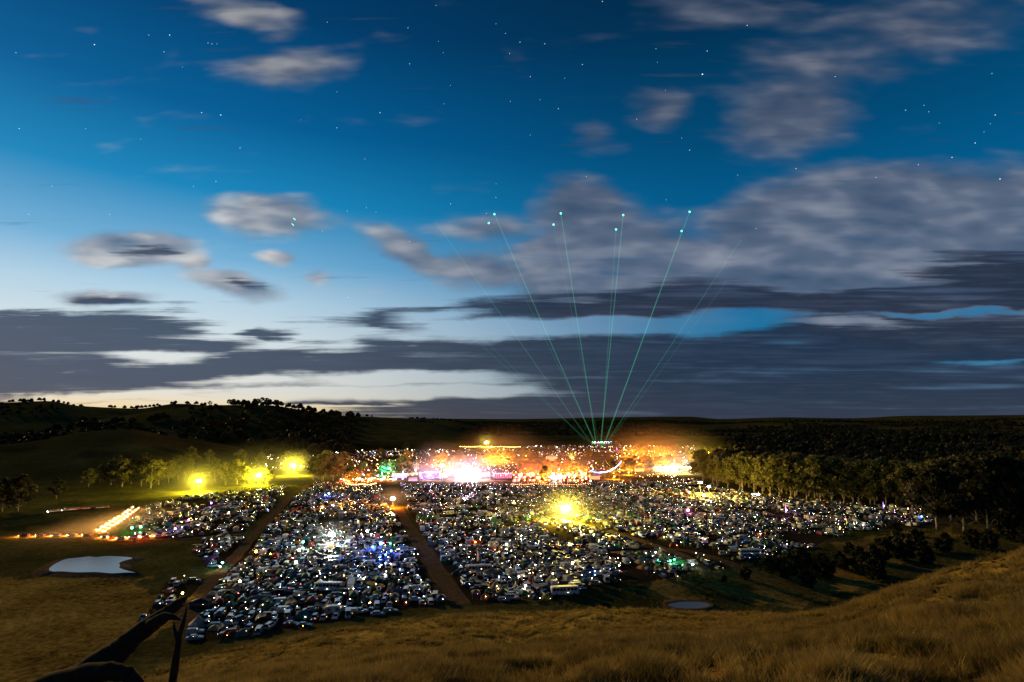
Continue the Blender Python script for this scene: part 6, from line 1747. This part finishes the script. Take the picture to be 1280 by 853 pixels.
for i, (px, py, b) in enumerate(ST):
    d = ray(px, py); o = obj('star', smesh, None, d * SR + Vector((0, 0, CAM_H))); o.scale = (SR * .00050 * b ** .8,) * 3
    lab = 'brightest white star, high in the sky right of the middle' if b > 2 else 'bright white star above the right-hand cloud bank' if (px, py) == (1250, 224) else f"small white star, {ordw(rank[(px, py)][1])} from the left in the {rank[(px, py)][0]} band of stars"
    tag(o, lab, 'star', 'stars')
for i, (px, py) in enumerate([(368, 274), (366, 281)]):
    p = rp(px, py, LY); q = MB(); q.tube([(-3.5, 0, .8), (3.5, 0, -.8)], .9, 6); o = obj('laser_glint', q.mesh('laser_glint', SPOT), None, p); o.rotation_euler = (0, .5, 0)
    tag(o, ('upper' if i == 0 else 'lower') + ' of two short green glints in front of the lens-shaped cloud', 'light glint', 'green glints')

# ------------------------------------------------------------------ dust and smoke; small dense balls stand in for lens bloom round the lamps
def dust(px, py, h, rx, ry, rz_, dens, col=(.9, .9, .9)):
    rx, ry, rz_, dens = rx * SC, ry * SC, rz_ * SC, dens / SC
    x, y, z = at_h(px, py, h)
    q = MB(); nu, nv = 20, 11; rr = []
    for i in range(1, nv):
        a_ = pi * i / nv; rr.append([(rx * math.sin(a_) * math.cos(2 * pi * k / nu), ry * math.sin(a_) * math.sin(2 * pi * k / nu), -rz_ * math.cos(a_)) for k in range(nu)])
    q.rings(rr)
    m = bpy.data.materials.new('dust_and_bloom'); m.use_nodes = True; t = m.node_tree; t.nodes.clear()
    v = t.nodes.new('ShaderNodeVolumePrincipled'); v.inputs['Density'].default_value = dens; v.inputs['Color'].default_value = tuple(col) + (1,); v.inputs['Anisotropy'].default_value = .2
    N = NT(t); mp = t.nodes.new('ShaderNodeMapping'); mp.inputs['Scale'].default_value = (1 / rx, 1 / ry, 1 / rz_); t.links.new(texco(N), mp.inputs[0])
    g = t.nodes.new('ShaderNodeTexGradient'); g.gradient_type = 'QUADRATIC_SPHERE'; t.links.new(mp.outputs[0], g.inputs[0])
    t.links.new(N.math('MULTIPLY', g.outputs['Fac'], dens), v.inputs['Density'])
    o_ = t.nodes.new('ShaderNodeOutputMaterial'); t.links.new(v.outputs[0], o_.inputs['Volume'])
    o = obj('dust_and_bloom', q.mesh('dust_and_bloom', m), None, (x, y, z + h)); o['kind'] = 'stuff'
    return o
for a_ in [(707, 635, 10, 16, 16, 12, .012), (707, 636, 9, 50, 50, 15, .002), (249, 601, 9, 60, 60, 26, .0018), (249, 600, 10, 17, 17, 13, .005), (324, 594, 10, 19, 19, 14, .005), (367, 582, 12, 26, 26, 18, .010), (340, 592, 9, 90, 60, 34, .0018), (608, 553, 12, 30, 30, 24, .008), (586, 592, 8, 44, 40, 24, .012), (552, 580, 10, 44, 44, 28, .006),
           (690, 588, 8, 90, 50, 30, .004), (815, 567, 10, 130, 70, 50, .0025), (628, 572, 10, 80, 66, 46, .003), (491, 622, 6, 16, 16, 9, .02), (840, 585, 8, 70, 40, 26, .006), (538, 593, 6, 30, 30, 18, .010), (415, 668, 7, 12, 12, 8, .012), (145, 655, 2, 26, 60, 7, .014)]:
    dust(*a_)

# ------------------------------------------------------------------ remove the models everything was copied from
def drop(o):
    for ch in KIDS.get(o.name, ()):
        drop(ch)
    bpy.data.objects.remove(o)
for o in list(PROTO.values()):
    drop(o)
